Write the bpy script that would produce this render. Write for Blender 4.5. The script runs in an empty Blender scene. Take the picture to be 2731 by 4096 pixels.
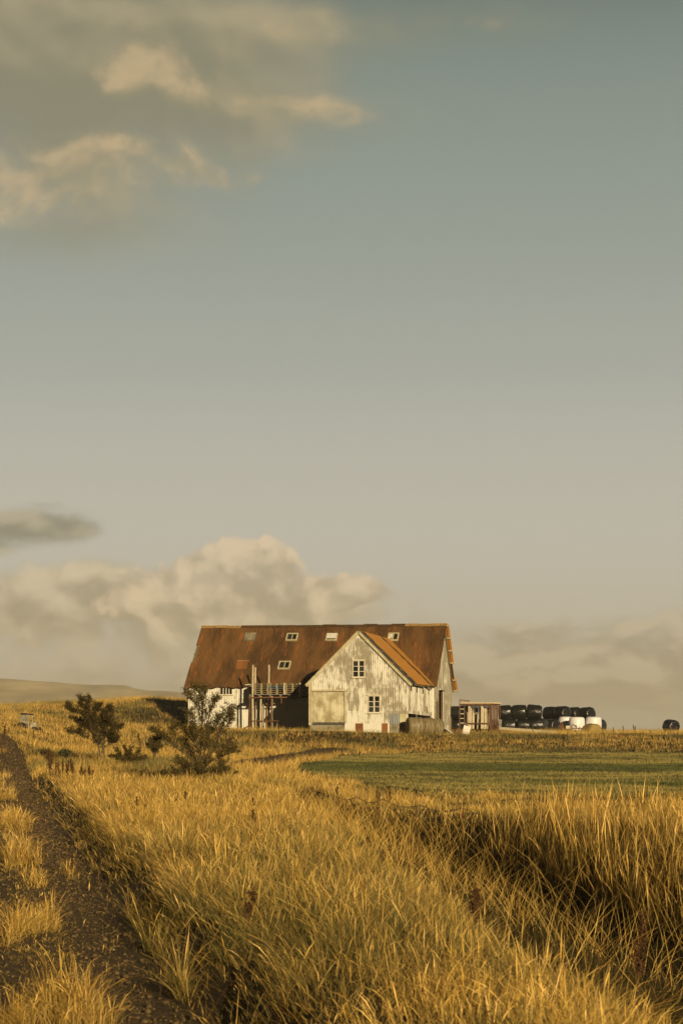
import bpy, math, random
import numpy as np
from mathutils import Vector, Matrix, noise as mnoise

random.seed(7)
RNG = np.random.default_rng(11)
scene = bpy.context.scene
COL = scene.collection
R = math.radians
EYE, F, CX, HZ = 2.0, 7965.0, 1365.5, 2927.0     # eye height, focal length and horizon in photo pixels


def lin(r, g, b):
    f = lambda c: (c / 255) / 12.92 if c / 255 <= 0.04045 else ((c / 255 + 0.055) / 1.055) ** 2.4
    return (f(r), f(g), f(b), 1.0)


SUN_COL, SUN_E = (1.0, .775, .46), 5.0


def lit(r, g, b):
    """base colour of a surface that looks (r,g,b) in this evening sun"""
    k = SUN_E / math.pi * .92        # sun and a little sky
    return tuple(min(.9, v / (k * c)) for v, c in zip(lin(r, g, b), (1.0, .84, .60))) + (1.0,)


# ------------------------------------------------------------------ scene objects
def tag(o, label=None, cat=None, group=None, kind=None):
    if label: o['label'] = label
    if cat: o['category'] = cat
    if group: o['group'] = group
    if kind: o['kind'] = kind
    return o


def empty(name, loc=(0, 0, 0), rz=0.0):
    o = bpy.data.objects.new(name, None)
    COL.objects.link(o)
    o.location = loc
    o.rotation_euler = (0, 0, rz)
    o.empty_display_size = 0.3
    return o


class MB:
    def __init__(self):
        self.v, self.f, self.mi = [], [], []
        self.m = 0

    def add(self, vs, fs):
        b = len(self.v)
        self.v += [tuple(p) for p in vs]
        for f in fs:
            self.f.append(tuple(b + i for i in f))
            self.mi.append(self.m)

    def fbox(self, o, ax, ay, az, x0, x1, y0, y1, z0, z1):
        o, ax, ay, az = Vector(o), Vector(ax), Vector(ay), Vector(az)
        vs = [o + ax * x + ay * y + az * z for z in (z0, z1) for y in (y0, y1) for x in (x0, x1)]
        self.add(vs, [(0, 2, 3, 1), (4, 5, 7, 6), (0, 1, 5, 4), (2, 6, 7, 3), (0, 4, 6, 2), (1, 3, 7, 5)])

    def box(self, x0, x1, y0, y1, z0, z1):
        self.fbox((0, 0, 0), (1, 0, 0), (0, 1, 0), (0, 0, 1), x0, x1, y0, y1, z0, z1)

    def beam(self, p, q, w, h, up=(0, 0, 1)):
        p, q = Vector(p), Vector(q)
        d = q - p
        L = d.length
        ax = d.normalized()
        up = Vector(up)
        if abs(ax.dot(up)) > 0.98:
            up = Vector((0, 1, 0))
        ay = up.cross(ax).normalized()
        az = ax.cross(ay)
        self.fbox(p, ax, ay, az, 0, L, -w / 2, w / 2, -h / 2, h / 2)

    def tube(self, pts, rad, n=6, cap=True):
        pts = [Vector(p) for p in pts]
        if not hasattr(rad, '__len__'):
            rad = [rad] * len(pts)
        b = len(self.v)
        prev = None
        for i, p in enumerate(pts):
            d = (pts[min(i + 1, len(pts) - 1)] - pts[max(i - 1, 0)]).normalized()
            ref = prev if prev is not None else (Vector((1, 0, 0)) if abs(d.x) < 0.8 else Vector((0, 1, 0)))
            a = (ref - d * ref.dot(d)).normalized()
            prev = a
            c = d.cross(a)
            for k in range(n):
                t = 2 * math.pi * k / n
                self.v.append(tuple(p + (a * math.cos(t) + c * math.sin(t)) * rad[i]))
        for i in range(len(pts) - 1):
            for k in range(n):
                k2 = (k + 1) % n
                self.f.append((b + i * n + k, b + i * n + k2, b + (i + 1) * n + k2, b + (i + 1) * n + k))
                self.mi.append(self.m)
        if cap:
            self.f.append(tuple(b + k for k in reversed(range(n)))); self.mi.append(self.m)
            e = b + (len(pts) - 1) * n
            self.f.append(tuple(e + k for k in range(n))); self.mi.append(self.m)

    def lathe(self, prof, axis_o, ax, n=28, wob=0.0, seed=0):
        """prof: list of (a, r) along the axis ax starting at axis_o"""
        o, ax = Vector(axis_o), Vector(ax).normalized()
        a = ax.orthogonal().normalized()
        c = ax.cross(a)
        b = len(self.v)
        for (t, r) in prof:
            for k in range(n):
                th = 2 * math.pi * k / n
                d = a * math.cos(th) + c * math.sin(th)
                p = o + ax * t + d * r
                if wob:
                    w = mnoise.noise(p * 2.3 + Vector((seed * 7.1, 0, 0))) * wob + mnoise.noise(p * 6.1 + Vector((0, seed * 3.7, 0))) * wob * 0.5
                    p = p + d * w * (0.3 + r)
                self.v.append(tuple(p))
        m = len(prof)
        for i in range(m - 1):
            for k in range(n):
                k2 = (k + 1) % n
                self.f.append((b + i * n + k, b + i * n + k2, b + (i + 1) * n + k2, b + (i + 1) * n + k))
                self.mi.append(self.m)
        self.f.append(tuple(b + k for k in reversed(range(n)))); self.mi.append(self.m)
        e = b + (m - 1) * n
        self.f.append(tuple(e + k for k in range(n))); self.mi.append(self.m)

    def build(self, name, mats, parent=None, smooth=False):
        me = bpy.data.meshes.new(name)
        me.from_pydata(self.v, [], self.f)
        if not isinstance(mats, (list, tuple)):
            mats = [mats]
        for m in mats:
            me.materials.append(m)
        if len(mats) > 1:
            me.polygons.foreach_set('material_index', self.mi)
        if smooth:
            me.polygons.foreach_set('use_smooth', [True] * len(me.polygons))
        me.update()
        o = bpy.data.objects.new(name, me)
        COL.objects.link(o)
        if parent is not None:
            o.parent = parent
        return o


def np_mesh(name, verts, quads_or_tris, mat, colors=None, smooth=False):
    """numpy mesh: faces array (n,k)"""
    me = bpy.data.meshes.new(name)
    nv, (nf, k) = len(verts), quads_or_tris.shape
    me.vertices.add(nv)
    me.vertices.foreach_set('co', verts.astype(np.float32).ravel())
    me.loops.add(nf * k)
    me.loops.foreach_set('vertex_index', quads_or_tris.astype(np.int32).ravel())
    me.polygons.add(nf)
    me.polygons.foreach_set('loop_start', np.arange(0, nf * k, k, dtype=np.int32))
    if smooth:
        me.polygons.foreach_set('use_smooth', np.ones(nf, dtype=bool))
    if colors is not None:
        at = me.color_attributes.new('tint', 'FLOAT_COLOR', 'POINT')
        c4 = np.ones((nv, 4), dtype=np.float32)
        c4[:, :3] = colors
        at.data.foreach_set('color', c4.ravel())
    me.materials.append(mat)
    me.update(calc_edges=True)
    o = bpy.data.objects.new(name, me)
    COL.objects.link(o)
    return o


def copy_tree(o, parent=None):
    c = o.copy()
    COL.objects.link(c)
    if parent is not None:
        c.parent = parent
    for ch in list(o.children):
        copy_tree(ch, c)
    return c


# ------------------------------------------------------------------ node helpers
class E:
    """a socket with arithmetic"""
    nt = None

    def __init__(self, s): self.s = s

    @staticmethod
    def math(op, a, b=None, c=None, clamp=False):
        n = E.nt.nodes.new('ShaderNodeMath')
        n.operation = op
        n.use_clamp = clamp
        for i, x in enumerate((a, b, c)):
            if x is None: continue
            if isinstance(x, E): E.nt.links.new(x.s, n.inputs[i])
            else: n.inputs[i].default_value = x
        return E(n.outputs[0])

    def __add__(s, o): return E.math('ADD', s, o)
    __radd__ = __add__
    def __sub__(s, o): return E.math('SUBTRACT', s, o)
    def __rsub__(s, o): return E.math('SUBTRACT', o, s)
    def __mul__(s, o): return E.math('MULTIPLY', s, o)
    __rmul__ = __mul__
    def __truediv__(s, o): return E.math('DIVIDE', s, o)


def sstep(x, a, b, lo=0.0, hi=1.0, smooth=True):
    n = E.nt.nodes.new('ShaderNodeMapRange')
    n.interpolation_type = 'SMOOTHSTEP' if smooth else 'LINEAR'
    E.nt.links.new(x.s, n.inputs['Value'])
    for k, v in (('From Min', a), ('From Max', b), ('To Min', lo), ('To Max', hi)):
        n.inputs[k].default_value = v
    return E(n.outputs['Result'])


def combine(x, y, z):
    n = E.nt.nodes.new('ShaderNodeCombineXYZ')
    for i, v in enumerate((x, y, z)):
        if isinstance(v, E): E.nt.links.new(v.s, n.inputs[i])
        else: n.inputs[i].default_value = v
    return E(n.outputs[0])


def tnoise(vec, scale, detail=4, rough=0.55, dist=0.0):
    n = E.nt.nodes.new('ShaderNodeTexNoise')
    E.nt.links.new(vec.s, n.inputs['Vector'])
    n.inputs['Scale'].default_value = scale
    n.inputs['Detail'].default_value = detail
    n.inputs['Roughness'].default_value = rough
    n.inputs['Distortion'].default_value = dist
    return E(n.outputs[0])


def mapv(vec, scale=(1, 1, 1), loc=(0, 0, 0)):
    n = E.nt.nodes.new('ShaderNodeMapping')
    E.nt.links.new(vec.s, n.inputs['Vector'])
    n.inputs['Scale'].default_value = scale
    n.inputs['Location'].default_value = loc
    return E(n.outputs[0])


def ramp(x, stops, interp='LINEAR'):
    n = E.nt.nodes.new('ShaderNodeValToRGB')
    n.color_ramp.interpolation = interp
    el = n.color_ramp.elements
    while len(el) < len(stops): el.new(0.5)
    for e, (p, c) in zip(el, stops):
        e.position = p
        e.color = c if len(c) == 4 else (*c, 1)
    E.nt.links.new(x.s, n.inputs[0])
    return E(n.outputs[0])


def mixc(fac, a, b, mode='MIX'):
    n = E.nt.nodes.new('ShaderNodeMix')
    n.data_type = 'RGBA'
    n.blend_type = mode
    for sock, v in ((n.inputs[0], fac), (n.inputs[6], a), (n.inputs[7], b)):
        if isinstance(v, E): E.nt.links.new(v.s, sock)
        elif isinstance(v, (int, float)): sock.default_value = v
        else: sock.default_value = v if len(v) == 4 else (*v, 1)
    return E(n.outputs[2])


def material(name, rough=0.8, spec=0.3, metal=0.0):
    m = bpy.data.materials.new(name)
    m.use_nodes = True
    E.nt = m.node_tree
    b = m.node_tree.nodes['Principled BSDF']
    b.inputs['Roughness'].default_value = rough
    b.inputs['Specular IOR Level'].default_value = spec
    b.inputs['Metallic'].default_value = metal
    return m, b


def coord(kind='Object'):
    return E(E.nt.nodes.new('ShaderNodeTexCoord').outputs[kind])


def link(e, sock): E.nt.links.new(e.s, sock)


def bump(height, b, strength=0.3, dist=0.02):
    n = E.nt.nodes.new('ShaderNodeBump')
    n.inputs['Strength'].default_value = strength
    n.inputs['Distance'].default_value = dist
    link(height, n.inputs['Height'])
    E.nt.links.new(n.outputs[0], b.inputs['Normal'])


def sepxyz(v):
    n = E.nt.nodes.new('ShaderNodeSeparateXYZ')
    link(v, n.inputs[0])
    return [E(o) for o in n.outputs]


M = {}


def simple(key, c1, c2, scale=4, rough=0.8, spec=0.3, stretch=(1, 1, 1), detail=5, metal=0.0, bmp=0.0, lo=0.35, hi=0.65):
    m, b = material(key, rough, spec, metal)
    v = mapv(coord(), stretch)
    n = tnoise(v, scale, detail, 0.6)
    c = ramp(n, [(lo, c1), (hi, c2)])
    link(c, b.inputs['Base Color'])
    if bmp: bump(n, b, bmp, 0.02)
    M[key] = m
    return m


def make_wall_material(key, seed, wear):
    m, b = material(key, 0.62, 0.25)
    p = mapv(coord(), (1, 1, 1), (seed * 3.3, seed * 1.7, seed))
    x, y, z = sepxyz(p)
    streak = tnoise(mapv(p, (2.6, 2.6, 0.95)), 1.7, 7, 0.70)
    fine = tnoise(mapv(p, (16, 16, 0.9)), 1.0, 4, 0.7)
    patch = tnoise(mapv(p, (0.55, 0.55, 0.6)), 1.0, 3, 0.5)
    # sheets: about 1.1 m wide and 1.9 m tall, each weathered on its own
    cell = combine(E.math('FLOOR', (x + y) / 0.93), E.math('FLOOR', z / 1.72), 0.0)
    wn = E.nt.nodes.new('ShaderNodeTexWhiteNoise')
    wn.noise_dimensions = '3D'
    link(cell, wn.inputs['Vector'])
    sheet = E(wn.outputs['Value'])
    worn = streak * 0.85 + fine * 0.62 + patch * 0.5 + sheet * 0.18
    f = sstep(worn, wear, wear + 0.20)
    paint = mixc(fine, lit(232, 208, 158), lit(255, 238, 198))
    zinc = mixc(fine, lit(112, 94, 58), lit(172, 148, 102))
    c = mixc(f * 0.85, paint, zinc)
    rust = sstep(tnoise(mapv(p, (2.2, 2.2, 0.35), (9, 4, 2)), 1.3, 6, 0.7), 0.62, 0.74)
    c = mixc(rust * 0.4, c, lit(190, 148, 92))
    drip = sstep(tnoise(mapv(p, (9, 9, 0.5), (3, 1, 7)), 1.1, 5, 0.75), 0.60, 0.66)
    c = mixc(drip * 0.6, c, lit(74, 68, 52))
    link(c, b.inputs['Base Color'])
    bump(worn, b, 0.15, 0.01)
    M[key] = m


def make_rust_roof(key, base_a, base_b, dark, pale, orange_amt):
    m, b = material(key, 0.8, 0.2)
    p = coord()
    st = tnoise(mapv(p, (7, 0.7, 0.7)), 1.2, 6, 0.7)
    big = tnoise(mapv(p, (0.7, 0.22, 0.22)), 1.0, 4, 0.6)
    c = mixc(st, base_a, base_b)
    c = mixc(sstep(big, 0.38, 0.66) * 0.7, c, dark)
    sp = tnoise(mapv(p, (8, 5, 5)), 1.4, 2, 0.5)
    c = mixc(sstep(sp, 0.71, 0.75) * 0.8, c, pale)
    c = mixc(sstep(tnoise(mapv(p, (5, 4, 4), (7, 3, 1)), 1.3, 3, 0.6), 0.63, 0.72) * 0.85, c, lit(52, 30, 20))
    c = mixc(sstep(tnoise(mapv(p, (2.5, .4, .4), (2, 5, 1)), 1.3, 4, 0.6), 0.55, 0.68) * orange_amt, c, lit(196, 112, 52))
    link(c, b.inputs['Base Color'])
    bump(st, b, 0.2, 0.01)
    M[key] = m


def build_materials():
    make_wall_material('white_wall', 1.0, 1.12)
    make_wall_material('worn_wall', 2.0, 0.95)
    make_wall_material('greyer_wall', 3.0, 0.88)
    make_rust_roof('rust_roof', lit(104, 68, 30), lit(150, 102, 50), lit(70, 48, 24), lit(205, 160, 100), 0.4)
    make_rust_roof('rust_patch', lit(148, 86, 38), lit(168, 104, 50), lit(120, 72, 34), lit(190, 140, 90), 0.3)
    simple('orange_sheet', lit(214, 134, 40), lit(236, 156, 58), 1.6, 0.7, 0.25, (0.6, 2.5, 1))
    simple('grey_board', lit(104, 86, 52), lit(156, 132, 86), 5, 0.85, 0.2, (1, 1, 6))
    simple('pale_board', lit(196, 178, 134), lit(226, 210, 168), 5, 0.8, 0.2, (1, 1, 5))
    simple('timber', lit(190, 158, 104), lit(228, 200, 146), 4, 0.8, 0.2, (5, 5, 0.6))
    simple('grey_timber', lit(112, 98, 72), lit(158, 140, 106), 6, 0.85, 0.2, (2, 2, 2))
    simple('pallet_wood', lit(120, 98, 62), lit(176, 148, 98), 3, 0.85, 0.2, (1, 3, 3))
    simple('blue_wood', lit(86, 112, 120), lit(120, 140, 140), 3, 0.85, 0.2)
    simple('rust_metal', lit(84, 52, 26), lit(136, 84, 42), 6, 0.75, 0.3)
    simple('red_steel', lit(104, 64, 34), lit(134, 86, 46), 3, 0.6, 0.3)
    simple('dark_metal', lit(40, 38, 32), lit(66, 60, 48), 5, 0.6, 0.3)
    simple('window_paint', lit(222, 196, 144), lit(246, 222, 174), 6, 0.6, 0.3)
    simple('trim_paint', lit(186, 160, 104), lit(220, 196, 142), 4, 0.7, 0.25, (1, 1, 1))
    simple('door_paint', lit(168, 144, 92), lit(230, 206, 150), 1.3, 0.65, 0.3, (1, 1, 0.7), 6, lo=0.40, hi=0.60)
    simple('concrete', lit(120, 104, 70), lit(172, 150, 108), 2.5, 0.9, 0.15, bmp=0.3)
    simple('interior_dark', lit(34, 30, 24), lit(52, 46, 36), 3, 0.9, 0.1)
    simple('white_wrap', lit(248, 226, 192), lit(255, 236, 206), 2, 0.38, 0.4)
    simple('hay', lit(126, 98, 44), lit(196, 160, 84), 22, 0.9, 0.1, (1, 1, 1), bmp=0.6)
    simple('hay_net', lit(104, 82, 44), lit(158, 130, 78), 3, 0.5, 0.35, (4, .6, .6))
    simple('bark', lit(74, 56, 34), lit(132, 106, 68), 14, 0.85, 0.2, (3, 3, 0.6))
    simple('pale_post', lit(112, 92, 60), lit(178, 150, 104), 8, 0.8, 0.2)
    simple('rust_post', lit(84, 48, 26), lit(124, 72, 38), 8, 0.8, 0.2)
    simple('wire_metal', lit(58, 48, 36), lit(86, 70, 48), 8, 0.6, 0.3)
    simple('white_panel', lit(232, 210, 168), lit(250, 230, 192), 4, 0.5, 0.3)
    simple('tractor_paint', lit(130, 110, 70), lit(196, 172, 122), 5, 0.5, 0.4)
    simple('tyre', lit(30, 28, 25), lit(46, 42, 36), 6, 0.9, 0.2)
    simple('amber', lit(220, 120, 30), lit(236, 138, 40), 6, 0.4, 0.4)
    simple('seed_brown', lit(84, 54, 30), lit(112, 74, 40), 30, 0.9, 0.1)
    m, b = material('black_wrap', 0.22, 0.5)
    p = coord()
    n = tnoise(mapv(p, (1, 2.5, 2.5)), 3.5, 4, 0.6)
    b.inputs['Base Color'].default_value = (0.012, 0.013, 0.012, 1)
    bump(n, b, 0.75, 0.05)
    M['black_wrap'] = m
    m, b = material('glass', 0.08, 0.6)
    b.inputs['Base Color'].default_value = (0.012, 0.012, 0.010, 1)
    bump(tnoise(coord(), 1.7, 2, 0.5), b, 0.06, 0.05)
    M['glass'] = m
    m, b = material('grey_glass', 0.25, 0.5)
    link(mixc(tnoise(coord(), 2, 3, 0.5), lit(40, 38, 30), lit(68, 63, 48)), b.inputs['Base Color'])
    M['grey_glass'] = m
    # grass: one straw / green tint per blade, light passes a little through it
    for key, tr in (('grass', 0.14), ('leaf', 0.15)):
        m = bpy.data.materials.new(key)
        m.use_nodes = True
        E.nt = nt = m.node_tree
        nt.nodes.remove(nt.nodes['Principled BSDF'])
        out = nt.nodes['Material Output']
        at = nt.nodes.new('ShaderNodeAttribute'); at.attribute_name = 'tint'
        d = nt.nodes.new('ShaderNodeBsdfPrincipled')
        d.inputs['Roughness'].default_value = 0.55
        d.inputs['Specular IOR Level'].default_value = 0.06
        t = nt.nodes.new('ShaderNodeBsdfTranslucent')
        mx = nt.nodes.new('ShaderNodeMixShader')
        mx.inputs[0].default_value = tr
        nt.links.new(at.outputs['Color'], d.inputs['Base Color'])
        nt.links.new(at.outputs['Color'], t.inputs['Color'])
        nt.links.new(d.outputs[0], mx.inputs[1]); nt.links.new(t.outputs[0], mx.inputs[2])
        nt.links.new(mx.outputs[0], out.inputs['Surface'])
        M[key] = m
    # ground below the grass
    m, b = material('soil', 0.95, 0.1)
    p = coord()
    n = tnoise(p, 0.35, 6, 0.6)
    f = tnoise(p, 5.0, 5, 0.65)
    c = mixc(n, lit(48, 36, 18), lit(78, 60, 28))
    c = mixc(sstep(f, 0.4, 0.7) * 0.6, c, lit(44, 42, 20))
    link(c, b.inputs['Base Color'])
    bump(f, b, 0.5, 0.05)
    M['soil'] = m
    m, b = material('field_turf', 0.95, 0.1)
    p = coord()
    n = tnoise(mapv(p, (0.10, 0.22, 1)), 1.0, 5, 0.6)
    f = tnoise(p, 6.0, 5, 0.65)
    c = mixc(sstep(n, 0.36, 0.62), lit(70, 70, 32), lit(122, 108, 52))
    c = mixc(sstep(f, 0.45, 0.7) * 0.5, c, lit(138, 118, 56))
    link(c, b.inputs['Base Color'])
    bump(f, b, 0.6, 0.05)
    M['field_turf'] = m
    m, b = material('gravel', 0.9, 0.2)
    p = coord()
    v = E.nt.nodes.new('ShaderNodeTexVoronoi')
    v.inputs['Scale'].default_value = 30
    link(p, v.inputs['Vector'])
    d = E(v.outputs['Distance'])
    n = tnoise(p, 1.4, 6, 0.65)
    c = mixc(n, lit(74, 54, 28), lit(116, 88, 48))
    c = mixc(sstep(E(v.outputs['Color']), 0.3, 0.95) * 0.4, c, lit(134, 104, 60))
    link(c, b.inputs['Base Color'])
    bump(d, b, 0.8, 0.03)
    M['gravel'] = m
    simple('stone', lit(66, 48, 26), lit(132, 102, 58), 9, 0.85, 0.25)
    m, b = material('hill_heath', 0.95, 0.1)
    p = coord()
    n = tnoise(mapv(p, (0.006, 0.0012, 0.03)), 1.0, 6, 0.6)
    c = ramp(n, [(0.36, lit(150, 120, 52)), (0.5, lit(196, 160, 80)), (0.62, lit(236, 198, 122))])
    link(c, b.inputs['Base Color'])
    M['hill_heath'] = m
    m, b = material('far_plain', 0.95, 0.1)
    n = tnoise(mapv(coord(), (0.004, 0.002, 1)), 1.0, 5, 0.6)
    link(mixc(n, lit(110, 96, 48), lit(150, 130, 76)), b.inputs['Base Color'])
    M['far_plain'] = m


build_materials()

# ------------------------------------------------------------------ terrain
def zpy(Y, py): return EYE - (py - HZ) * Y / F


_prof = {   # photo column -> (distance, ground height)
    -1500: [(60, 0), (90, .35), (110, 2.2), (140, 3.8), (170, 5.0), (205, 5.2), (300, 3), (500, 0)],
    0: [(60, 0), (90, 0.2), (106, zpy(106, 2962)), (116, zpy(116, 2925)), (124, zpy(124, 2902)), (150, zpy(150, 2858)),
        (175, zpy(175, 2831)), (200, zpy(200, 2826)), (300, 1), (500, -3)],
    300: [(60, 0), (90, 0.45), (110, zpy(110, 2995)), (130, zpy(130, 2938)), (150, zpy(150, 2890)), (170, zpy(170, 2846)),
          (185, zpy(185, 2816)), (200, zpy(200, 2811)), (300, 1), (500, -3)],
    600: [(60, 0), (90, 0.40), (110, zpy(110, 3005)), (130, zpy(130, 2955)), (150, zpy(150, 2915)), (160, zpy(160, 2898)),
          (167, zpy(167, 2850)), (178, zpy(178, 2815)), (190, zpy(190, 2796)), (200, zpy(200, 2795)), (300, 1), (500, -3)],
    735: [(60, 0), (100, 0.6), (125, zpy(125, 2995)), (140, zpy(140, 2950)), (150, zpy(150, 2925)), (162, zpy(162, 2902)), (170, zpy(170, 2862)),
          (180, zpy(180, 2822)), (192, zpy(192, 2803)), (205, zpy(205, 2803)), (300, 1), (500, -3)],
    850: [(60, 0), (100, .45), (125, .80), (140, zpy(140, 2958)), (150, zpy(150, 2926)), (158, 2.25), (178, 2.4), (205, 2.4), (300, 0), (500, -3)],
    1250: [(60, 0), (64, 0.02), (125, .72), (136, zpy(136, 2980)), (146, 2.0), (160, 2.15), (178, 2.3), (205, 2.2), (300, 0), (500, -3)],
    1800: [(60, 0), (64, 0.0), (125, .68), (137, 1.25), (148, 1.78), (165, 1.95), (180, 1.95), (205, 1.7), (300, 0), (500, -3)],
    2731: [(60, 0), (64, -.03), (125, .68), (137, 1.35), (149, 1.86), (163, 1.92), (175, 1.85), (205, 1.5), (300, 0), (500, -3)],
    4200: [(60, 0), (64, -.03), (125, .68), (137, 1.35), (149, 1.86), (163, 1.95), (175, 1.9), (205, 1.6), (300, 0), (500, -3)],
}
_cols = sorted(_prof)


def smooth_interp(x, xp, fp):
    """monotone-ish cubic (Catmull/Hermite with limited slopes)"""
    xp, fp = np.asarray(xp, float), np.asarray(fp, float)
    d = np.diff(fp) / np.diff(xp)
    m = np.zeros_like(fp)
    m[1:-1] = np.where(d[:-1] * d[1:] > 0, 2 * d[:-1] * d[1:] / (d[:-1] + d[1:] + 1e-12), 0)
    x = np.clip(x, xp[0], xp[-1])
    i = np.clip(np.searchsorted(xp, x) - 1, 0, len(xp) - 2)
    h = xp[i + 1] - xp[i]
    t = (x - xp[i]) / h
    return ((2 * t**3 - 3 * t**2 + 1) * fp[i] + (t**3 - 2 * t**2 + t) * h * m[i] +
            (-2 * t**3 + 3 * t**2) * fp[i + 1] + (t**3 - t**2) * h * m[i + 1])


def hash2(ix, iy, seed):
    h = (ix.astype(np.int64) * 374761393 + iy.astype(np.int64) * 668265263 + seed * 1274126177) & 0xffffffff
    h = ((h ^ (h >> 13)) * 1274126177) & 0xffffffff
    return ((h ^ (h >> 16)) & 0xffff) / 65535.0


def vnoise(x, y, seed=0):
    x, y = np.asarray(x, float), np.asarray(y, float)
    ix, iy = np.floor(x), np.floor(y)
    fx, fy = x - ix, y - iy
    fx, fy = fx * fx * (3 - 2 * fx), fy * fy * (3 - 2 * fy)
    a, b = hash2(ix, iy, seed), hash2(ix + 1, iy, seed)
    c, d = hash2(ix, iy + 1, seed), hash2(ix + 1, iy + 1, seed)
    return (a * (1 - fx) + b * fx) * (1 - fy) + (c * (1 - fx) + d * fx) * fy


def fbm(x, y, seed=0, o=3):
    s, a, t = 0, 1, 0
    for i in range(o):
        s = s + a * vnoise(x * 2**i, y * 2**i, seed + i * 17)
        t += a
        a *= .5
    return s / t


def rut_x(y): return .97 - .1735 * y - np.clip(y - 95, 0, None) ** 2 * .004
def ditch_x(y): return 6.3 - .122 * y
def ditch_w(y): return np.clip(3.5 - .045 * y, .9, 3.0)      # from the ditch's middle to the edge of the verge


def sst(x, a, b):
    t = np.clip((x - a) / (b - a), 0, 1)
    return t * t * (3 - 2 * t)


def height(x, y):
    x, y = np.asarray(x, float), np.asarray(y, float)
    px = CX + F * x / np.maximum(y, 25)
    cols = np.array(_cols, float)
    px = np.clip(px, cols[0], cols[-1] - 1e-3)
    vals = np.stack([smooth_interp(y, *zip(*_prof[c])) for c in _cols])
    i = np.clip(np.searchsorted(cols, px, side='right') - 1, 0, len(cols) - 2)
    t = (px - cols[i]) / (cols[i + 1] - cols[i])
    t = t * t * (3 - 2 * t)
    idx = np.arange(px.size)
    V = vals.reshape(len(_cols), -1)
    ii, tt = i.ravel(), t.ravel()
    z = (V[ii, idx] * (1 - tt) + V[ii + 1, idx] * tt).reshape(px.shape)
    # verge crown, ditch, track
    near = 1 - sst(y, 52, 74)
    dR, dD = x - rut_x(y), x - ditch_x(y)
    z = z + near * (-.95 * np.exp(-(dD / (.62 * ditch_w(y))) ** 2))
    dE = dD + ditch_w(y)
    z = z + near * .25 * sst(dD, .6, 1.6) * (1 - sst(y, 38, 56))
    z = z + (1 - sst(y, 60, 110)) * .36 * sst(dR, .38, .92) * (1 - sst(dE, -1.0, .6))
    onT = (1 - sst(y, 100, 125))
    z = z - onT * .06 * (np.exp(-(dR / .4) ** 2) + np.exp(-((dR + 1.15) / .28) ** 2))
    z = z + onT * .12 * (1 - sst(dR, -2.4, -1.5))
    z = z + (fbm(x * .8, y * .5, 5) - .5) * .12 * sst(y, 10, 40) * (1 - sst(y, 500, 900))
    return z


def hz(x, y): return float(height(np.array([x]), np.array([y]))[0])


def at(px, Y, dz=0.0):
    """ground point under photo column px at distance Y"""
    x = (px - CX) * Y / F
    return Vector((x, Y, hz(x, Y) + dz))


def xpt(px, py, Y): return Vector(((px - CX) * Y / F, Y, EYE - (py - HZ) * Y / F))


def build_ground():
    ys = np.concatenate([np.arange(-16, 6, 2.0), np.arange(6, 70, .4), np.arange(70, 210, 1.0), np.arange(212, 300, 6), np.geomspace(305, 6500, 24)])
    us = np.concatenate([np.linspace(-1.0, -.24, 24), np.linspace(-.23, .23, 230), np.linspace(.24, 1.0, 24)])
    U, Y = np.meshgrid(us, ys)
    X = U * np.maximum(Y, 25)
    Z = height(X, Y)
    nr, nc = X.shape
    idx = np.arange(nr * nc).reshape(nr, nc)
    q = np.stack([idx[:-1, :-1], idx[:-1, 1:], idx[1:, 1:], idx[1:, :-1]], -1).reshape(-1, 4)
    o = np_mesh('ground', np.stack([X, Y, Z], -1).reshape(-1, 3), q, M['soil'], smooth=True)
    far = ((Y[:-1, :-1] > 215)).ravel()
    o.data.materials.append(M['far_plain'])
    o.data.polygons.foreach_set('material_index', far.astype(np.int32))
    tag(o, kind='structure')


def field_near(px): return np.interp(px, [1170, 1350, 1600, 2000, 2731, 3400], [88, 77, 68, 64, 62, 62])
def field_far(px): return np.interp(px, [1170, 1200, 1400, 1600, 2731, 3400], [90, 98, 115, 122, 124, 124])


def strip(name, rows, lift, mat):
    """rows: list of arrays of (x,y) across; draped on the ground"""
    P = np.array(rows)
    nr, nc = P.shape[:2]
    Z = height(P[..., 0], P[..., 1]) + lift
    idx = np.arange(nr * nc).reshape(nr, nc)
    q = np.stack([idx[:-1, :-1], idx[:-1, 1:], idx[1:, 1:], idx[1:, :-1]], -1).reshape(-1, 4)
    o = np_mesh(name, np.concatenate([P, Z[..., None]], -1).reshape(-1, 3), q, mat, smooth=True)
    return tag(o, kind='structure')


def ghit(px, py):
    """ground point seen at a photo pixel"""
    Y = np.arange(10, 260, .25)
    x = (px - CX) * Y / F
    sight = EYE - (py - HZ) * Y / F
    k = np.nonzero(height(x, Y) >= sight)[0]
    Yh = Y[k[0]] if len(k) else 200.
    return px, float(Yh)


ROAD_PTS = [ghit(*p) for p in ((720, 3070), (860, 3066), (960, 3061), (1060, 3052), (1150, 3038), (1230, 3022), (1290, 3010), (1330, 3000))]


def road_line(n=60):
    pts = np.array([((px - CX) * Y / F, Y) for px, Y in ROAD_PTS])
    t = np.linspace(0, len(pts) - 1, n)
    return np.stack([smooth_interp(t, np.arange(len(pts)), pts[:, k]) for k in (0, 1)], -1)


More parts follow.
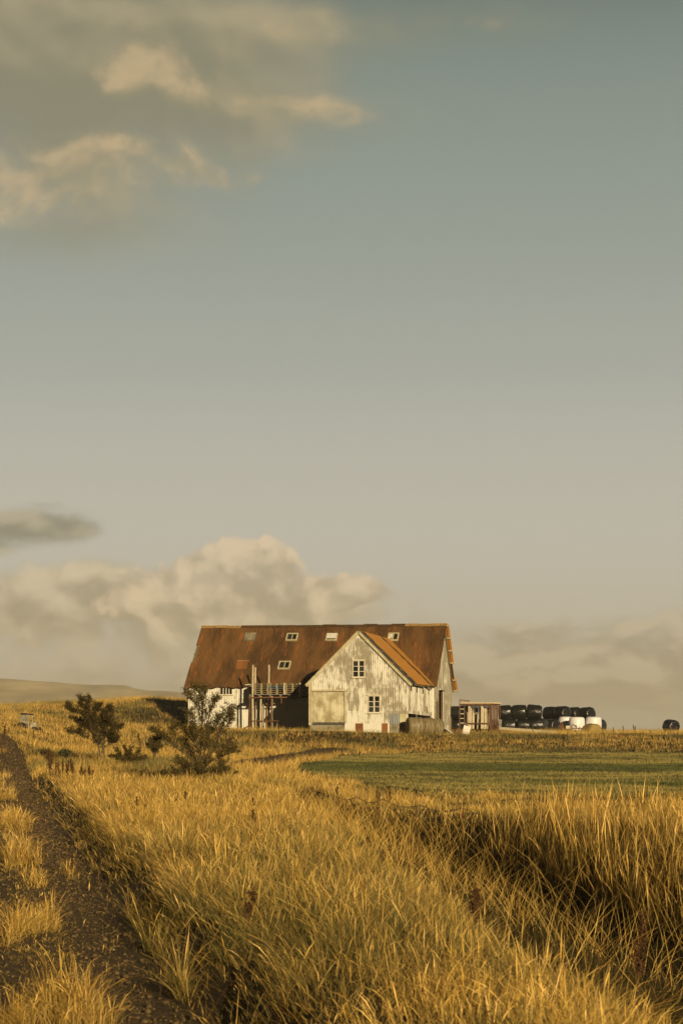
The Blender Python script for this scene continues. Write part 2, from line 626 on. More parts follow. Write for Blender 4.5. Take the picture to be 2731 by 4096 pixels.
def build_tracks():
    rows = []
    for y in np.concatenate([np.arange(-10, 60, .35), np.arange(60, 132, .8)]):
        xc = float(rut_x(np.array(y)))
        w0 = .62 + .10 * math.sin(y * .9) + .07 * math.sin(y * 2.3)
        rows.append([(xc + d, y) for d in np.linspace(-1.65 + .1 * math.sin(y * 1.3), w0, 26)])
    strip('dirt_track', rows, .022, M['gravel'])
    L = road_line()
    T = np.gradient(L, axis=0)
    T /= np.linalg.norm(T, axis=1)[:, None]
    Nn = np.stack([-T[:, 1], T[:, 0]], -1)
    strip('farm_road', [[tuple(L[i] + Nn[i] * d) for d in np.linspace(-1.5, 1.5, 9)] for i in range(len(L))], .05, M['gravel'])
    rows = []
    for px in np.linspace(1172, 3300, 90):
        y0, y1 = float(field_near(px)), float(field_far(px))
        rows.append([((px - CX) * y / F, y) for y in np.linspace(y0, y1, 70)])
    strip('field', rows, .03, M['field_turf'])


def build_hills():
    ridge = [(-1800, 2690), (-700, 2700), (0, 2716), (100, 2718), (200, 2723), (300, 2731), (390, 2737), (450, 2738), (500, 2742), (540, 2756), (590, 2766),
             (700, 2774), (900, 2790), (1100, 2830), (1300, 2900), (1500, 2960)]
    px = np.linspace(-1800, 1500, 420)
    rp = np.interp(px, *zip(*ridge))
    t = np.linspace(0, 1, 60)
    PX, T = np.meshgrid(px, t)
    Y = 3000 + 1500 * T + 160 * np.sin(PX * .006)
    top = (EYE + (HZ - rp) * 4500 / F)[None, :]
    prof = sst(T, 0, 1) * .55 + sst(T, .72, .98) * .33 + sst(T, .1, .3) * .12
    g = fbm(PX * .012 + T * 1.2, T * 2.5, 31, 4) - .5
    Z = -6 + (top + 6) * prof + g * 26 * np.sin(math.pi * np.clip(T, 0, 1)) + (fbm(PX * .05, T * 6, 9, 3) - .5) * 5 * np.sin(math.pi * T)
    X = (PX - CX) * Y / F
    # rear slope
    nr, nc = X.shape
    V = np.stack([X, Y, Z], -1)
    back = V[-1].copy(); back[:, 1] += 900; back[:, 2] = -20
    V = np.concatenate([V, back[None]], 0)
    nr += 1
    idx = np.arange(nr * nc).reshape(nr, nc)
    q = np.stack([idx[:-1, :-1], idx[:-1, 1:], idx[1:, 1:], idx[1:, :-1]], -1).reshape(-1, 4)
    tag(np_mesh('hills', V.reshape(-1, 3), q, M['hill_heath'], smooth=True), kind='structure')


build_ground()
build_tracks()
build_hills()

# ------------------------------------------------------------------ barn
BZ, TH = 2.1, R(10.5)
CT, ST = math.cos(TH), math.sin(TH)
BX, BY = -12.40, 161.0
L, W, EV, RDG = 20.06, 11.0, 5.80 - BZ, 10.76 - BZ          # local heights
SL = (RDG - EV) / (W / 2)
PW = 10.0                                                   # how far the wing stands out
WU0, WU1, WU1B = 12.08, 19.49, 19.86
WC = (WU0 + WU1) / 2
WAP = 9.52 - BZ


def b2w(u, v, z): return (BX + CT * u + ST * v, BY - ST * u + CT * v, z + BZ)


def proj(p): return CX + F * p[0] / p[1], HZ - F * (p[2] - EYE) / p[1]


def solve(fn, px, py, a=8.0, b=2.0):
    """fn(a,b) -> local (u,v,z); find the (a,b) seen at px,py"""
    for _ in range(25):
        x0, y0 = proj(b2w(*fn(a, b)))
        e = 1e-3
        xa, ya = proj(b2w(*fn(a + e, b)))
        xb, yb = proj(b2w(*fn(a, b + e)))
        j = np.array([[(xa - x0) / e, (xb - x0) / e], [(ya - y0) / e, (yb - y0) / e]])
        d = np.linalg.solve(j, [px - x0, py - y0])
        a, b = a + d[0], b + d[1]
    return a, b


front = lambda u, z: (u, 0.0, z)
wing_front = lambda u, z: (u, -PW, z)
end_wall = lambda v, z: (L, v, z)
wing_side = lambda v, z: (WU1 + (WU1B - WU1) * (v + PW) / PW, v, z)
main_roof = lambda u, v: (u, v, EV + SL * v)


def corrugated(mb, o, ax, nrm, length, zb, zt, holes=(), pitch=0.14, amp=0.018, rag=0.0, seed=0):
    """vertical sheet along ax; zb/zt functions of s; holes (s0,s1,z0,z1)"""
    o, ax, nrm = Vector(o), Vector(ax), Vector(nrm)
    cuts = set()
    n = max(2, int(round(length / pitch * 4)))
    ss = [length * i / n for i in range(n + 1)]
    for h in holes:
        ss += [h[0], h[1]]
    ss = sorted(set(round(s, 4) for s in ss if -1e-6 <= s <= length + 1e-6))
    off = lambda s: amp * math.sin(2 * math.pi * s / pitch)
    rnd = random.Random(seed)
    for a, b in zip(ss[:-1], ss[1:]):
        if b - a < 1e-4: continue
        mid = (a + b) / 2
        lo_a, lo_b, hi_a, hi_b = zb(a), zb(b), zt(a), zt(b)
        segs = [(None, None)]
        iv = []
        cur = None
        hs = sorted([h for h in holes if h[0] - 1e-5 <= mid <= h[1] + 1e-5], key=lambda h: h[2])
        bottoms = (lo_a, lo_b)
        for h in hs:
            iv.append((bottoms, (h[2], h[2])))
            bottoms = (h[3], h[3])
        iv.append((bottoms, (hi_a, hi_b)))
        for (ba, bb), (ta, tb) in iv:
            if ta - ba < 1e-3 and tb - bb < 1e-3: continue
            pa, pb = o + ax * a + nrm * off(a), o + ax * b + nrm * off(b)
            mb.add([pa + Vector((0, 0, ba)), pb + Vector((0, 0, bb)), pb + Vector((0, 0, tb)), pa + Vector((0, 0, ta))], [(0, 1, 2, 3)])


barn = empty('barn', (BX, BY, BZ), -TH)
tag(barn, 'long white corrugated barn with a rusty roof and a gabled front wing', 'barn')


def rect_on(fn, x0, x1, y0, y1, a=8, b=2):
    p = solve(fn, x0, (y0 + y1) / 2, a, b)[0]
    q = solve(fn, x1, (y0 + y1) / 2, a, b)[0]
    m = (x0 + x1) / 2
    zt = solve(fn, m, y0, a, b)[1]
    zb = solve(fn, m, y1, a, b)[1]
    return p, q, zb, zt


def window(o, ax, nrm, s0, s1, z0, z1, cols, rows, grey=(), fw=.06, mul=.048, label=None):
    f = MB()
    o, ax, nrm, up = Vector(o), Vector(ax), Vector(nrm), Vector((0, 0, 1))
    d0, d1 = -.03, .06
    f.fbox(o, ax, nrm, up, s0 - fw, s0, d0, d1, z0 - fw, z1 + fw)
    f.fbox(o, ax, nrm, up, s1, s1 + fw, d0, d1, z0 - fw, z1 + fw)
    f.fbox(o, ax, nrm, up, s0, s1, d0, d1, z0 - fw, z0)
    f.fbox(o, ax, nrm, up, s0, s1, d0, d1, z1, z1 + fw)
    for i in range(1, cols):
        s = s0 + (s1 - s0) * i / cols
        f.fbox(o, ax, nrm, up, s - mul, s + mul, d0, d1 - .02, z0, z1)
    w = empty('window')
    w.parent = barn
    f.build('frame', M['window_paint'], w)
    if rows > 1:
        g = MB()
        for j in range(1, rows):
            z = z0 + (z1 - z0) * j / rows
            g.fbox(o, ax, nrm, up, s0, s1, d0 + .01, d1 - .035, z - .02, z + .02)
        g.build('glazing_bar', M['window_paint'], w)
    g = MB()
    for i in range(cols):
        for j in range(rows):
            a, b = s0 + (s1 - s0) * i / cols, s0 + (s1 - s0) * (i + 1) / cols
            c, d = z0 + (z1 - z0) * j / rows, z0 + (z1 - z0) * (j + 1) / rows
            tx, tz = random.uniform(-.012, .012), random.uniform(-.012, .012)
            g.m = 1 if (i, j) in grey else 0
            P = lambda s, z, k: o + ax * s + up * z + nrm * (-.015 + k)
            g.add([P(a, c, -tx - tz), P(b, c, tx - tz), P(b, d, tx + tz), P(a, d, -tx + tz)], [(0, 1, 2, 3)])
    g.build('pane', [M['glass'], M['grey_glass']], w)
    s = MB()
    s.fbox(o, ax, nrm, up, s0 - fw - .08, s1 + fw + .08, 0, .14, z0 - fw - .05, z0 - fw)
    s.build('sill', M['window_paint'], w)
    s = MB()
    s.fbox(o, ax, nrm, up, s0 - fw - .08, s1 + fw + .08, 0, .11, z1 + fw, z1 + fw + .05)
    s.build('lintel', M['window_paint'], w)
    if label: w['label'] = label
    return w


def build_barn():
    up = Vector((0, 0, 1))
    X, Yv = Vector((1, 0, 0)), Vector((0, 1, 0))
    flat = lambda z: (lambda s: z)
    # ---- main front wall, with the small four-light window
    lw = rect_on(front, 881.5, 928, 2752, 2777.5)
    m = MB()
    corrugated(m, (0, 0, 0), X, -Yv, L, flat(-.6), flat(EV + .02), [lw], seed=1)
    m.build('wall', M['white_wall'], barn)
    window((0, 0, 0), X, -Yv, *lw, 4, 1, fw=.05, mul=.03, label='low four-light window in the long white wall')
    # ---- back and left end walls (plain)
    m = MB()
    corrugated(m, (0, W, 0), X, Yv, L, flat(-.6), flat(EV + .02), pitch=.3)
    m.build('wall', M['greyer_wall'], barn)
    gable = lambda s: EV + SL * (W / 2 - abs(s - W / 2)) - .03
    m = MB()
    corrugated(m, (0, 0, 0), Yv, -X, W, flat(-.6), gable, pitch=.2)
    m.build('wall', M['white_wall'], barn)
    # ---- right end wall with the tall open doorway
    d0, d1, dz0, dz1 = rect_on(end_wall, 1754.5, 1768, 2762, 2890)
    m = MB()
    corrugated(m, (L, 0, 0), Yv, X, W, flat(-.6), gable, [(d0, d1, -.6, dz1), (W - 1.0, W - .75, 1.2, 2.2)], pitch=.16)
    m.build('wall', M['greyer_wall'], barn).__setitem__('label', 'worn grey gable end wall with the open doorway')
    f = MB()
    f.fbox((L, 0, 0), Yv, X, up, d1, d1 + .10, -.12, .04, -.6, dz1)
    f.m = 1
    f.fbox((L, 0, 0), Yv, X, up, d1 + .17, d1 + 1.15, .03, .09, -.2, dz1 - .05)
    f.fbox((L, 0, 0), Yv, X, up, d0 - .1, d1 + 1.3, .04, .2, dz1, dz1 + .1)
    f.build('door', [M['rust_metal'], M['pale_board']], barn)
    # an opening cover and a drain pipe on the end wall
    f = MB()
    f.fbox((L, 0, 0), Yv, X, up, d0 - 1.9, d0 - 1.1, .03, .12, -.2, 2.3)
    f.build('cover_panel', M['grey_board'], barn)
    f = MB()
    f.fbox((L, 0, 0), Yv, X, up, 4.2, 4.55, .03, .07, EV - .4, EV + 1.6)
    f.build('batten', M['pale_board'], barn)
    f = MB()
    f.fbox((L, 0, 0), Yv, X, up, W - .30, W - .24, .04, .10, -.5, 2.0)
    for k in range(7):
        f.fbox((L, 0, 0), Yv, X, up, W - .8, W - .3, .05, .08, -.3 + k * .33, -.26 + k * .33)
    f.fbox((L, 0, 0), Yv, X, up, W - .86, W - .80, .04, .10, -.5, 2.0)
    f.build('ladder', M['rust_metal'], barn)
    # ---- main roof: two corrugated slopes
    n = int((L + .6) / .14 * 4)
    sag = lambda u: -.05 * math.sin(math.pi * min(max(u / L, 0), 1)) + .015 * math.sin(u * 1.9)

    def slope(side, name):
        mb = MB()
        us = np.linspace(-.28, L + .28, n)
        vs = [-.32, .9, 1.8, 2.05, 3.3, 3.6, 4.6, W / 2]
        ca = math.atan(SL)
        nn = Vector((0, -math.sin(ca), math.cos(ca)))
        for j in range(len(vs) - 1):
            for i in range(n - 1):
                if side > 0:
                    um, vm = (us[i] + us[i + 1]) / 2, (vs[j] + vs[j + 1]) / 2
                    if um < .02 and 2.05 < vm < 3.6: continue
                    # the wing roof covers this stretch of the slope
                q = []
                for (a, b) in ((i, j), (i + 1, j), (i + 1, j + 1), (i, j + 1)):
                    u, v = us[a], vs[b]
                    k = .034 * math.sin(2 * math.pi * u / .14) + .05
                    rag = 0
                    if b == 0: rag = .04 * math.sin(u * 2.7) + .03 * math.sin(u * 7.9)
                    p = Vector((u, v + rag, EV + SL * (v + rag) + sag(u) * (v / (W / 2)))) + nn * k
                    if side < 0:
                        p.y = W - p.y
                        if v < 0: pass
                    q.append(p)
                mb.add(q, [(0, 1, 2, 3) if side > 0 else (3, 2, 1, 0)])
        return mb.build(name, M['rust_roof'], barn)
    roof = slope(1, 'roof')
    slope(-1, 'roof')
    rc = MB()
    k = 18
    for i in range(k):
        u0, u1 = -.3 + (L + .6) * i / k, -.3 + (L + .6) * (i + 1) / k
        z = RDG + .06 + sag((u0 + u1) / 2) + random.uniform(-.02, .02)
        rc.m = 1 if i in (0, 1, 2, 15, 16, 17) else 0
        h = .17
        rc.add([(u0, W / 2 - .24, z - .24 * SL + .05), (u1, W / 2 - .24, z - .24 * SL + .05), (u1, W / 2, z + .06), (u0, W / 2, z + .06),
                (u1, W / 2 + .24, z - .24 * SL + .05), (u0, W / 2 + .24, z - .24 * SL + .05)], [(0, 1, 2, 3), (3, 2, 4, 5)])
    simple('ridge_moss', lit(62, 44, 24), lit(110, 78, 42), 6, .9, .1)
    simple('ridge_pale', lit(150, 112, 58), lit(196, 152, 84), 5, .8, .2)
    rc.build('ridge_cap', [M['ridge_moss'], M['ridge_pale']], roof)
    # boards left bare where a sheet is gone at the left verge, and the verge boards
    ca = math.atan(SL)
    sv, nv = Vector((0, math.cos(ca), math.sin(ca))), Vector((0, -math.sin(ca), math.cos(ca)))
    vb = MB()
    vb.fbox((0, 0, EV), X, sv, nv, -.22, .05, 2.05 / math.cos(ca), 3.6 / math.cos(ca), -.06, .01)
    vb.fbox((0, 0, EV), X, sv, nv, -.24, .1, 2.75 / math.cos(ca), 2.9 / math.cos(ca), .012, .05)
    vb.fbox((0, 0, EV), X, sv, nv, -.2, -.14, -.3, W / 2 / math.cos(ca) - .05, -.2, -.065)
    vb.build('verge_board', M['grey_board'], roof)
    # rear verge at the right end, with two orange sheet strips still hanging on it
    svb, nvb = Vector((0, -math.cos(ca), math.sin(ca))), Vector((0, math.sin(ca), math.cos(ca)))
    SLn = W / 2 / math.cos(ca)
    vb = MB()
    vb.fbox((0, W, EV), X, svb, nvb, L + .03, L + .09, -.5, SLn - .05, -.26, .02)
    vb.fbox((0, 0, EV), X, sv, nv, L + .03, L + .09, -.1, SLn - .05, -.22, .0)
    vb.build('bargeboard', M['grey_board'], roof)
    for (a, b) in ((SLn * .36, SLn - .02), (-.72, SLn * .12)):
        vb = MB()
        vb.fbox((0, W, EV), X, svb, nvb, L + .10, L + .42, a, b, .05, .10)
        vb.m = 1
        for kk in range(4 if b - a > 2 else 2):
            t = a + .15 + (b - a - .3) * kk / (3 if b - a > 2 else 1)
            vb.fbox((0, W, EV), X, svb, nvb, L + .12, L + .46, t - .05, t + .05, -.03, .048)
        vb.build('verge_strip', [M['orange_sheet'], M['timber']], roof)

    # ---- skylights and patches on the front slope
    def roof_rect(x0, x1, y0, y1):
        a = [solve(main_roof, x, y, 8, 2) for x, y in ((x0, y1), (x1, y1), (x1, y0), (x0, y0))]
        u0, u1 = (a[0][0] + a[3][0]) / 2, (a[1][0] + a[2][0]) / 2
        v0, v1 = (a[0][1] + a[1][1]) / 2, (a[2][1] + a[3][1]) / 2
        return u0, u1, v0 / math.cos(ca), v1 / math.cos(ca)

    def skylight(x0, x1, y0, y1, style, label):
        # photo corners: the lower edge sits left of the upper edge
        sh = (x1 - x0) * .13
        u0, u1, s0, s1 = roof_rect(x0 + sh * .5, x1 - sh * .5, y0, y1)
        o = Vector((0, 0, EV))
        root = empty('skylight')
        root.parent = barn
        root['label'] = label
        f = MB()
        bb = lambda a, b, c, d, e, g: f.fbox(o, X, sv, nv, a, b, c, d, e, g)
        t = .11
        bb(u0, u1, s0, s0 + t, -.0, .14)
        bb(u0, u1, s1 - t, s1, -.0, .14)
        bb(u0, u0 + t, s0 + t, s1 - t, -.0, .14)
        bb(u1 - t, u1, s0 + t, s1 - t, -.0, .14)
        if style in ('half', 'torn'):
            mid = u0 + (u1 - u0) * .52
            bb(mid - .03, mid + .03, s0 + t, s1 - t, .02, .13)
        f.build('frame', M['trim_paint'] if style != 'board' else M['grey_board'], root)
        g = MB()
        if style == 'half':
            g.fbox(o, X, sv, nv, u0 + t, mid - .03, s0 + t, s1 - t, .02, .10)
            g.m = 1
            g.fbox(o, X, sv, nv, mid + .03, u1 - t, s0 + t, s1 - t, .02, .085)
            g.build('pane', [M['grey_glass'], M['glass']], root)
        elif style == 'torn':
            g.m = 2
            g.fbox(o, X, sv, nv, u0 + t, mid - .03, s0 + t, s1 - t, .02, .085)
            g.m = 1
            g.fbox(o, X, sv, nv, mid + .03, u1 - t, s0 + t, s1 - t, .02, .085)
            g.m = 0
            g.add([o + X * a + sv * b + nv * .10 for a, b in ((u0 + t, s0 + t), (mid - .05, s0 + t), (mid - .12, s0 + .45), (u0 + .33, s0 + .35))], [(0, 1, 2, 3)])
            g.build('pane', [M['rust_patch'], M['glass'], M['window_paint']], root)
        elif style == 'white':
            g.fbox(o, X, sv, nv, u0 + .08, u1 - .08, s0 + .22, s1 - .03, .142, .17)
            g.build('cover', M['white_panel'], root)
        else:
            g.fbox(o, X, sv, nv, u0 + .02, u1 - .02, s0 + .02, s1 - .02, .142, .165)
            g.build('cover', M['concrete'], root)
    skylight(975, 1026, 2536, 2567, 'board', 'skylight boarded over in flat grey, leftmost in the upper row')
    skylight(1142, 1195, 2537, 2566, 'half', 'upper skylight with one grey and one dark pane')
    skylight(1110, 1166, 2649, 2680, 'half', 'lower skylight near the scaffold poles')
    skylight(1300, 1353, 2538, 2566, 'white', 'skylight covered by a bright white sheet')
    skylight(1547, 1598, 2536, 2566, 'torn', 'broken skylight beside the wing ridge')
    p = MB()
    u0, u1, s0, s1 = roof_rect(944, 990, 2648, 2680)
    p.fbox((0, 0, EV), X, sv, nv, u0, u1, s0, s1, .08, .10)
    p.m = 1
    p.fbox((0, 0, EV), X, sv, nv, u0 + .02, u1 + .1, s1, s1 + .07, .08, .12)
    p.build('roof_patch', [M['rust_patch'], M['ridge_pale']], barn)

    # ---- wing: gable wall
    wl = WU1 - WU0
    wgable = lambda s: EV + (WAP - EV) * (1 - abs(s - wl / 2) / (wl / 2)) - .03
    up_w = rect_on(wing_front, 1413, 1456, 2645, 2707, 15, 5)
    lo_w = rect_on(wing_front, 1475, 1517.5, 2786, 2849, 15, 2)
    sd = rect_on(wing_front, 1252, 1378, 2767, 2892, 14, 2)
    H = [(a - WU0, b - WU0, c, d) for a, b, c, d in (up_w, lo_w, sd)]
    m = MB()
    zb = rect_on(wing_front, 1400, 1500, 2700, 2896, 15, 2)[2]
    zskirt = rect_on(wing_front, 1400, 1500, 2700, 2925, 15, 2)[2]
    corrugated(m, (WU0, -PW, 0), X, -Yv, wl, lambda s: zb, wgable, H)
    m.build('wing_wall', M['worn_wall'], barn)
    for h, g in ((H[0], ((1, 0), (1, 1), (0, 2))), (H[1], ((0, 1), (1, 1), (0, 0), (1, 0)))):
        window((WU0, -PW, 0), X, -Yv, *h, 2, 3, grey=g, label='upper gable window of the wing' if h is H[0] else 'lower window beside the sliding door')
    # sliding door
    dr = empty('sliding_door'); dr.parent = barn
    a, b, c, d = H[2]
    f = MB()
    f.fbox((WU0, -PW, 0), X, -Yv, up, a + .03, b - .03, -.06, -.01, c + .03, d - .03)
    f.build('door_panel', M['door_paint'], dr)
    f = MB()
    f.fbox((WU0, -PW, 0), X, -Yv, up, a - .12, b + .2, .03, .16, d + .01, d + .15)
    f.fbox((WU0, -PW, 0), X, -Yv, up, a - .14, a - .01, .025, .10, c, d)
    f.fbox((WU0, -PW, 0), X, -Yv, up, b + .01, b + .13, .025, .10, c, d)
    f.build('door_frame', M['trim_paint'], dr)
    f = MB()
    f.fbox((WU0, -PW, 0), X, -Yv, up, a - .05, b + .05, -.10, .02, c - .06, c)
    f.build('threshold', M['dark_metal'], dr)
    # corner boards and bargeboards
    f = MB()
    f.fbox((WU0, -PW, 0), X, -Yv, up, -.10, .13, .025, .07, zb - .1, EV)
    f.build('corner_board', M['trim_paint'], barn)
    # skirt of short sheets: zinc, two rusty ones
    f = MB()
    q0 = solve(wing_front, 1379, 2900, 15, 1)[0]
    q1 = solve(wing_front, 1557, 2900, 15, 1)[0]
    for kx in range(6):
        f.m = (0, 1, 0, 0, 1, 0)[kx]
        cuts = [1379, 1421, 1452, 1496, 1527, 1550, 1557]
        s0 = solve(wing_front, cuts[kx], 2900, 15, 1)[0]
        s1 = solve(wing_front, cuts[kx + 1], 2900, 15, 1)[0]
        corrugated(f, (s0, -PW - .04, 0), X, -Yv, s1 - s0, lambda s: zskirt - .25, lambda s: zb + .03)
    f.build('skirt_sheet', [M['white_wall'], M['rust_patch']], barn)
    f = MB()
    f.box(WU0 - .02, q0 - .01, -PW - .02, -PW + .25, -.8, zb - .07)
    f.box(q1 + .01, WU1 + .05, -PW - .05, -PW + .3, -.8, zb - .01)
    f.box(WU0 + .1, WU1 + .1, -PW + .31, -.02, -.8, .02)
    f.build('foundation', M['concrete'], barn)
    # replacement sheets low on the gable
    f = MB()
    for (x0, x1, y0, y1, mm) in ((1558, 1597, 2856, 2897, 1), (1599, 1628, 2857, 2896, 2)):
        a, b, c, d = rect_on(wing_front, x0, x1, y0, y1, 17, 1)
        f.m = mm - 1
        corrugated(f, (a, -PW - .05, 0), X, -Yv, b - a, lambda s: c, lambda s: d)
    simple('zinc', lit(128, 122, 104), lit(166, 158, 136), 2, .5, .4, (2, 2, .6))
    simple('cream_sheet', lit(196, 172, 112), lit(226, 206, 152), 2, .6, .3, (2, 2, .6))
    f.build('patch_sheet', [M['zinc'], M['cream_sheet']], barn)
    # ---- wing: right side wall with slots
    sx = Vector((WU1B - WU1, PW, 0))
    sl = sx.length
    sx.normalize()
    sn = Vector((sx.y, -sx.x, 0))
    slots = []
    for (x0, x1, y0, y1) in ((1641, 1647, 2736, 2765), (1663.5, 1669.5, 2742, 2772), (1688, 1694, 2747, 2776), (1711, 1716, 2752, 2780), (1701, 1708, 2826, 2854)):
        a, b, c, d = rect_on(wing_side, x0, x1, y0, y1, -5, 3)
        slots.append((a + PW, b + PW, c, d))
    m = MB()
    zl = rect_on(wing_side, 1640, 1650, 2760, 2855, -8, 1)[2]
    zr = rect_on(wing_side, 1715, 1725, 2760, 2866, -1, 1)[2]
    corrugated(m, (WU1, -PW, 0), sx, sn, sl, lambda s: zl + (zr - zl) * s / sl, lambda s: EV, slots, pitch=.15)
    m.build('wing_wall', M['worn_wall'], barn)
    for i, (a, b, c, d) in enumerate(slots):
        f = MB()
        f.fbox((WU1, -PW, 0), sx, sn, up, a - .03, b + .03, -.12, -.035, c - .02, d + .02)
        f.build('vent_slot', M['grey_board'] if i < 3 else M['cream_sheet'], barn)
    m = MB()    # recessed lower wall of horizontal sheets
    for k in range(8):
        z0 = -.7 + k * .2
        m.fbox((WU1, -PW, 0), sx, sn, up, .1, sl - .1, -.22 - .03 * (k % 2), -.20 + .02 * (k % 2), z0, z0 + .198)
    simple('teal_sheet', lit(52, 66, 62), lit(74, 88, 80), 3, .6, .3)
    m.build('lower_wall', M['teal_sheet'], barn)
    # wing left side wall
    m = MB()
    corrugated(m, (WU0, -PW, 0), Yv, -X, PW - .05, lambda s: zb, lambda s: EV, pitch=.2)
    m.build('wing_wall', M['greyer_wall'], barn)

    # ---- wing roof
    ws = (WAP - EV) / (wl / 2)                # slope of the wing roof
    vmeet = (WAP - EV) / SL

    def wroof(side, d, v):
        """d: run outwards from the ridge; side +1 right, -1 left"""
        skew = (WU1B - WU1) * (v + PW) / PW * (d / (wl / 2)) if side > 0 else 0
        return Vector((WC + side * d + skew, v, WAP - ws * d))

    def valley(d): return (WAP - ws * d - EV) / SL      # v where it meets the main slope
    half = wl / 2
    wr = empty('wing_roof'); wr.parent = barn
    # boarding under the sheets (both sides), right side weathered boards
    for side in (1, -1):
        m = MB()
        n = 26
        for i in range(n):
            d0, d1 = (half + .22) * i / n, (half + .22) * (i + 1) / n - .012
            for lift in (0,):
                q = [wroof(side, d0, -PW - .18), wroof(side, d1, -PW - .18), wroof(side, d1, valley(d1) + .1), wroof(side, d0, valley(d0) + .1)]
                q2 = [p + Vector((0, 0, .03)) for p in q]
                m.add(q + q2, [(3, 2, 1, 0), (4, 5, 6, 7), (0, 1, 5, 4), (1, 2, 6, 5), (2, 3, 7, 6), (3, 0, 4, 7)] if side > 0 else
                      [(0, 1, 2, 3), (7, 6, 5, 4), (4, 5, 1, 0), (5, 6, 2, 1), (6, 7, 3, 2), (7, 4, 0, 3)])
        m.build('roof_boards', M['grey_board'] if side > 0 else M['rust_roof'], wr)
    # orange sheets on the right slope with torn edges
    def sheet(name, lo, hi, z, d_max, seed, ragl, ragh, mat):
        rnd = random.Random(seed)
        m = MB()
        n = 60
        prev = None
        jl = jh = 0
        for i in range(n + 1):
            d = .02 + (d_max - .02) * i / n
            if i % 4 == 0:
                jl, jh = rnd.uniform(0, ragl), rnd.uniform(0, ragh)
            a, b = lo(d) + jl, hi(d) - jh
            k = z + .008 * math.sin(i * .55 + seed)
            cur = [wroof(1, d, a) + Vector((.02, 0, k)), wroof(1, d, b) + Vector((.02, 0, k))]
            if prev:
                q = prev + cur
                q2 = [p - Vector((0, 0, .015)) for p in q]
                m.add(q + q2, [(0, 2, 3, 1), (4, 5, 7, 6), (0, 4, 6, 2), (1, 3, 7, 5)])
            prev = cur
        m.build(name, mat, wr)
    gap = lambda d: -.5 - 1.5 * d / half
    sheet('roof_sheet', lambda d: -PW + 2.1, lambda d: gap(d), .05, half + .27, 3, .35, .12, M['orange_sheet'])
    sheet('roof_sheet', lambda d: gap(d) + 1.0, lambda d: valley(min(d, half)) + .05, .06, half + .24, 5, .1, .0, M['orange_sheet'])
    # ragged tar edge strips showing in the gaps
    rnd = random.Random(4)
    for v0 in (-PW + .35, -PW + 1.25, None):
        d = .15
        while d < half - .1:
            ln = rnd.uniform(.25, .8)
            v = (v0 if v0 is not None else gap(d) + .15) + rnd.uniform(-.1, .1)
            w = rnd.uniform(.25, .6)
            q = [wroof(1, d, v), wroof(1, d + ln, v + (gap(d + ln) - gap(d) if v0 is None else 0)), wroof(1, d + ln, v + w + (gap(d + ln) - gap(d) if v0 is None else 0)), wroof(1, d, v + w)]
            q = [p + Vector((0, 0, .05 + rnd.uniform(0, .05))) for p in q]
            m = MB()
            m.add(q + [p - Vector((0, 0, .03)) for p in q], [(0, 1, 2, 3), (7, 6, 5, 4), (0, 4, 5, 1), (2, 6, 7, 3)])
            m.build('torn_felt', M['dark_metal'], wr)
            d += ln + rnd.uniform(.0, .25)
    # bargeboards on the wing gable
    for side in (1, -1):
        m = MB()
        lo = wroof(side, half + .28, -PW)
        hi = wroof(side, .0, -PW)
        lo.x = WC + side * (half + .28)
        m.beam(lo + Vector((0, -.14, -.10)), hi + Vector((0, -.14, -.10)), .08, .2 if side > 0 else .24, up=(0, 1, 0) if False else (0, 0, 1))
        m.build('bargeboard', M['trim_paint'], wr)
    # eave fascia boards hanging loose along the right eave
    m = MB()
    m.beam(wroof(1, half + .2, -PW) + Vector((0, 0, -.05)), wroof(1, half + .2, -4.4) + Vector((0, 0, -.12)), .06, .14)
    m.beam(wroof(1, half + .2, -4.0) + Vector((.03, 0, -.02)), wroof(1, half + .2, -1.2) + Vector((0, 0, -.26)), .05, .12)
    m.beam(wroof(1, half + .2, -1.5) + Vector((0, 0, .02)), wroof(1, half + .2, 0) + Vector((0, 0, .02)), .06, .12)
    m.build('fascia', M['grey_board'], wr)
    # dark floor so the inside stays closed
    m = MB()
    m.box(.1, L - .1, .1, W - .1, -.2, -.1)
    m.build('floor', M['interior_dark'], barn)
    # left-wall gutter stub
    m = MB()
    g0 = solve(front, 985, 2742, 5, 3)
    m.beam((g0[0], -.42, g0[1] + .02), (g0[0] + .9, -.42, g0[1] + .1), .1, .08)
    m.build('gutter', M['pale_board'], barn)


build_barn()


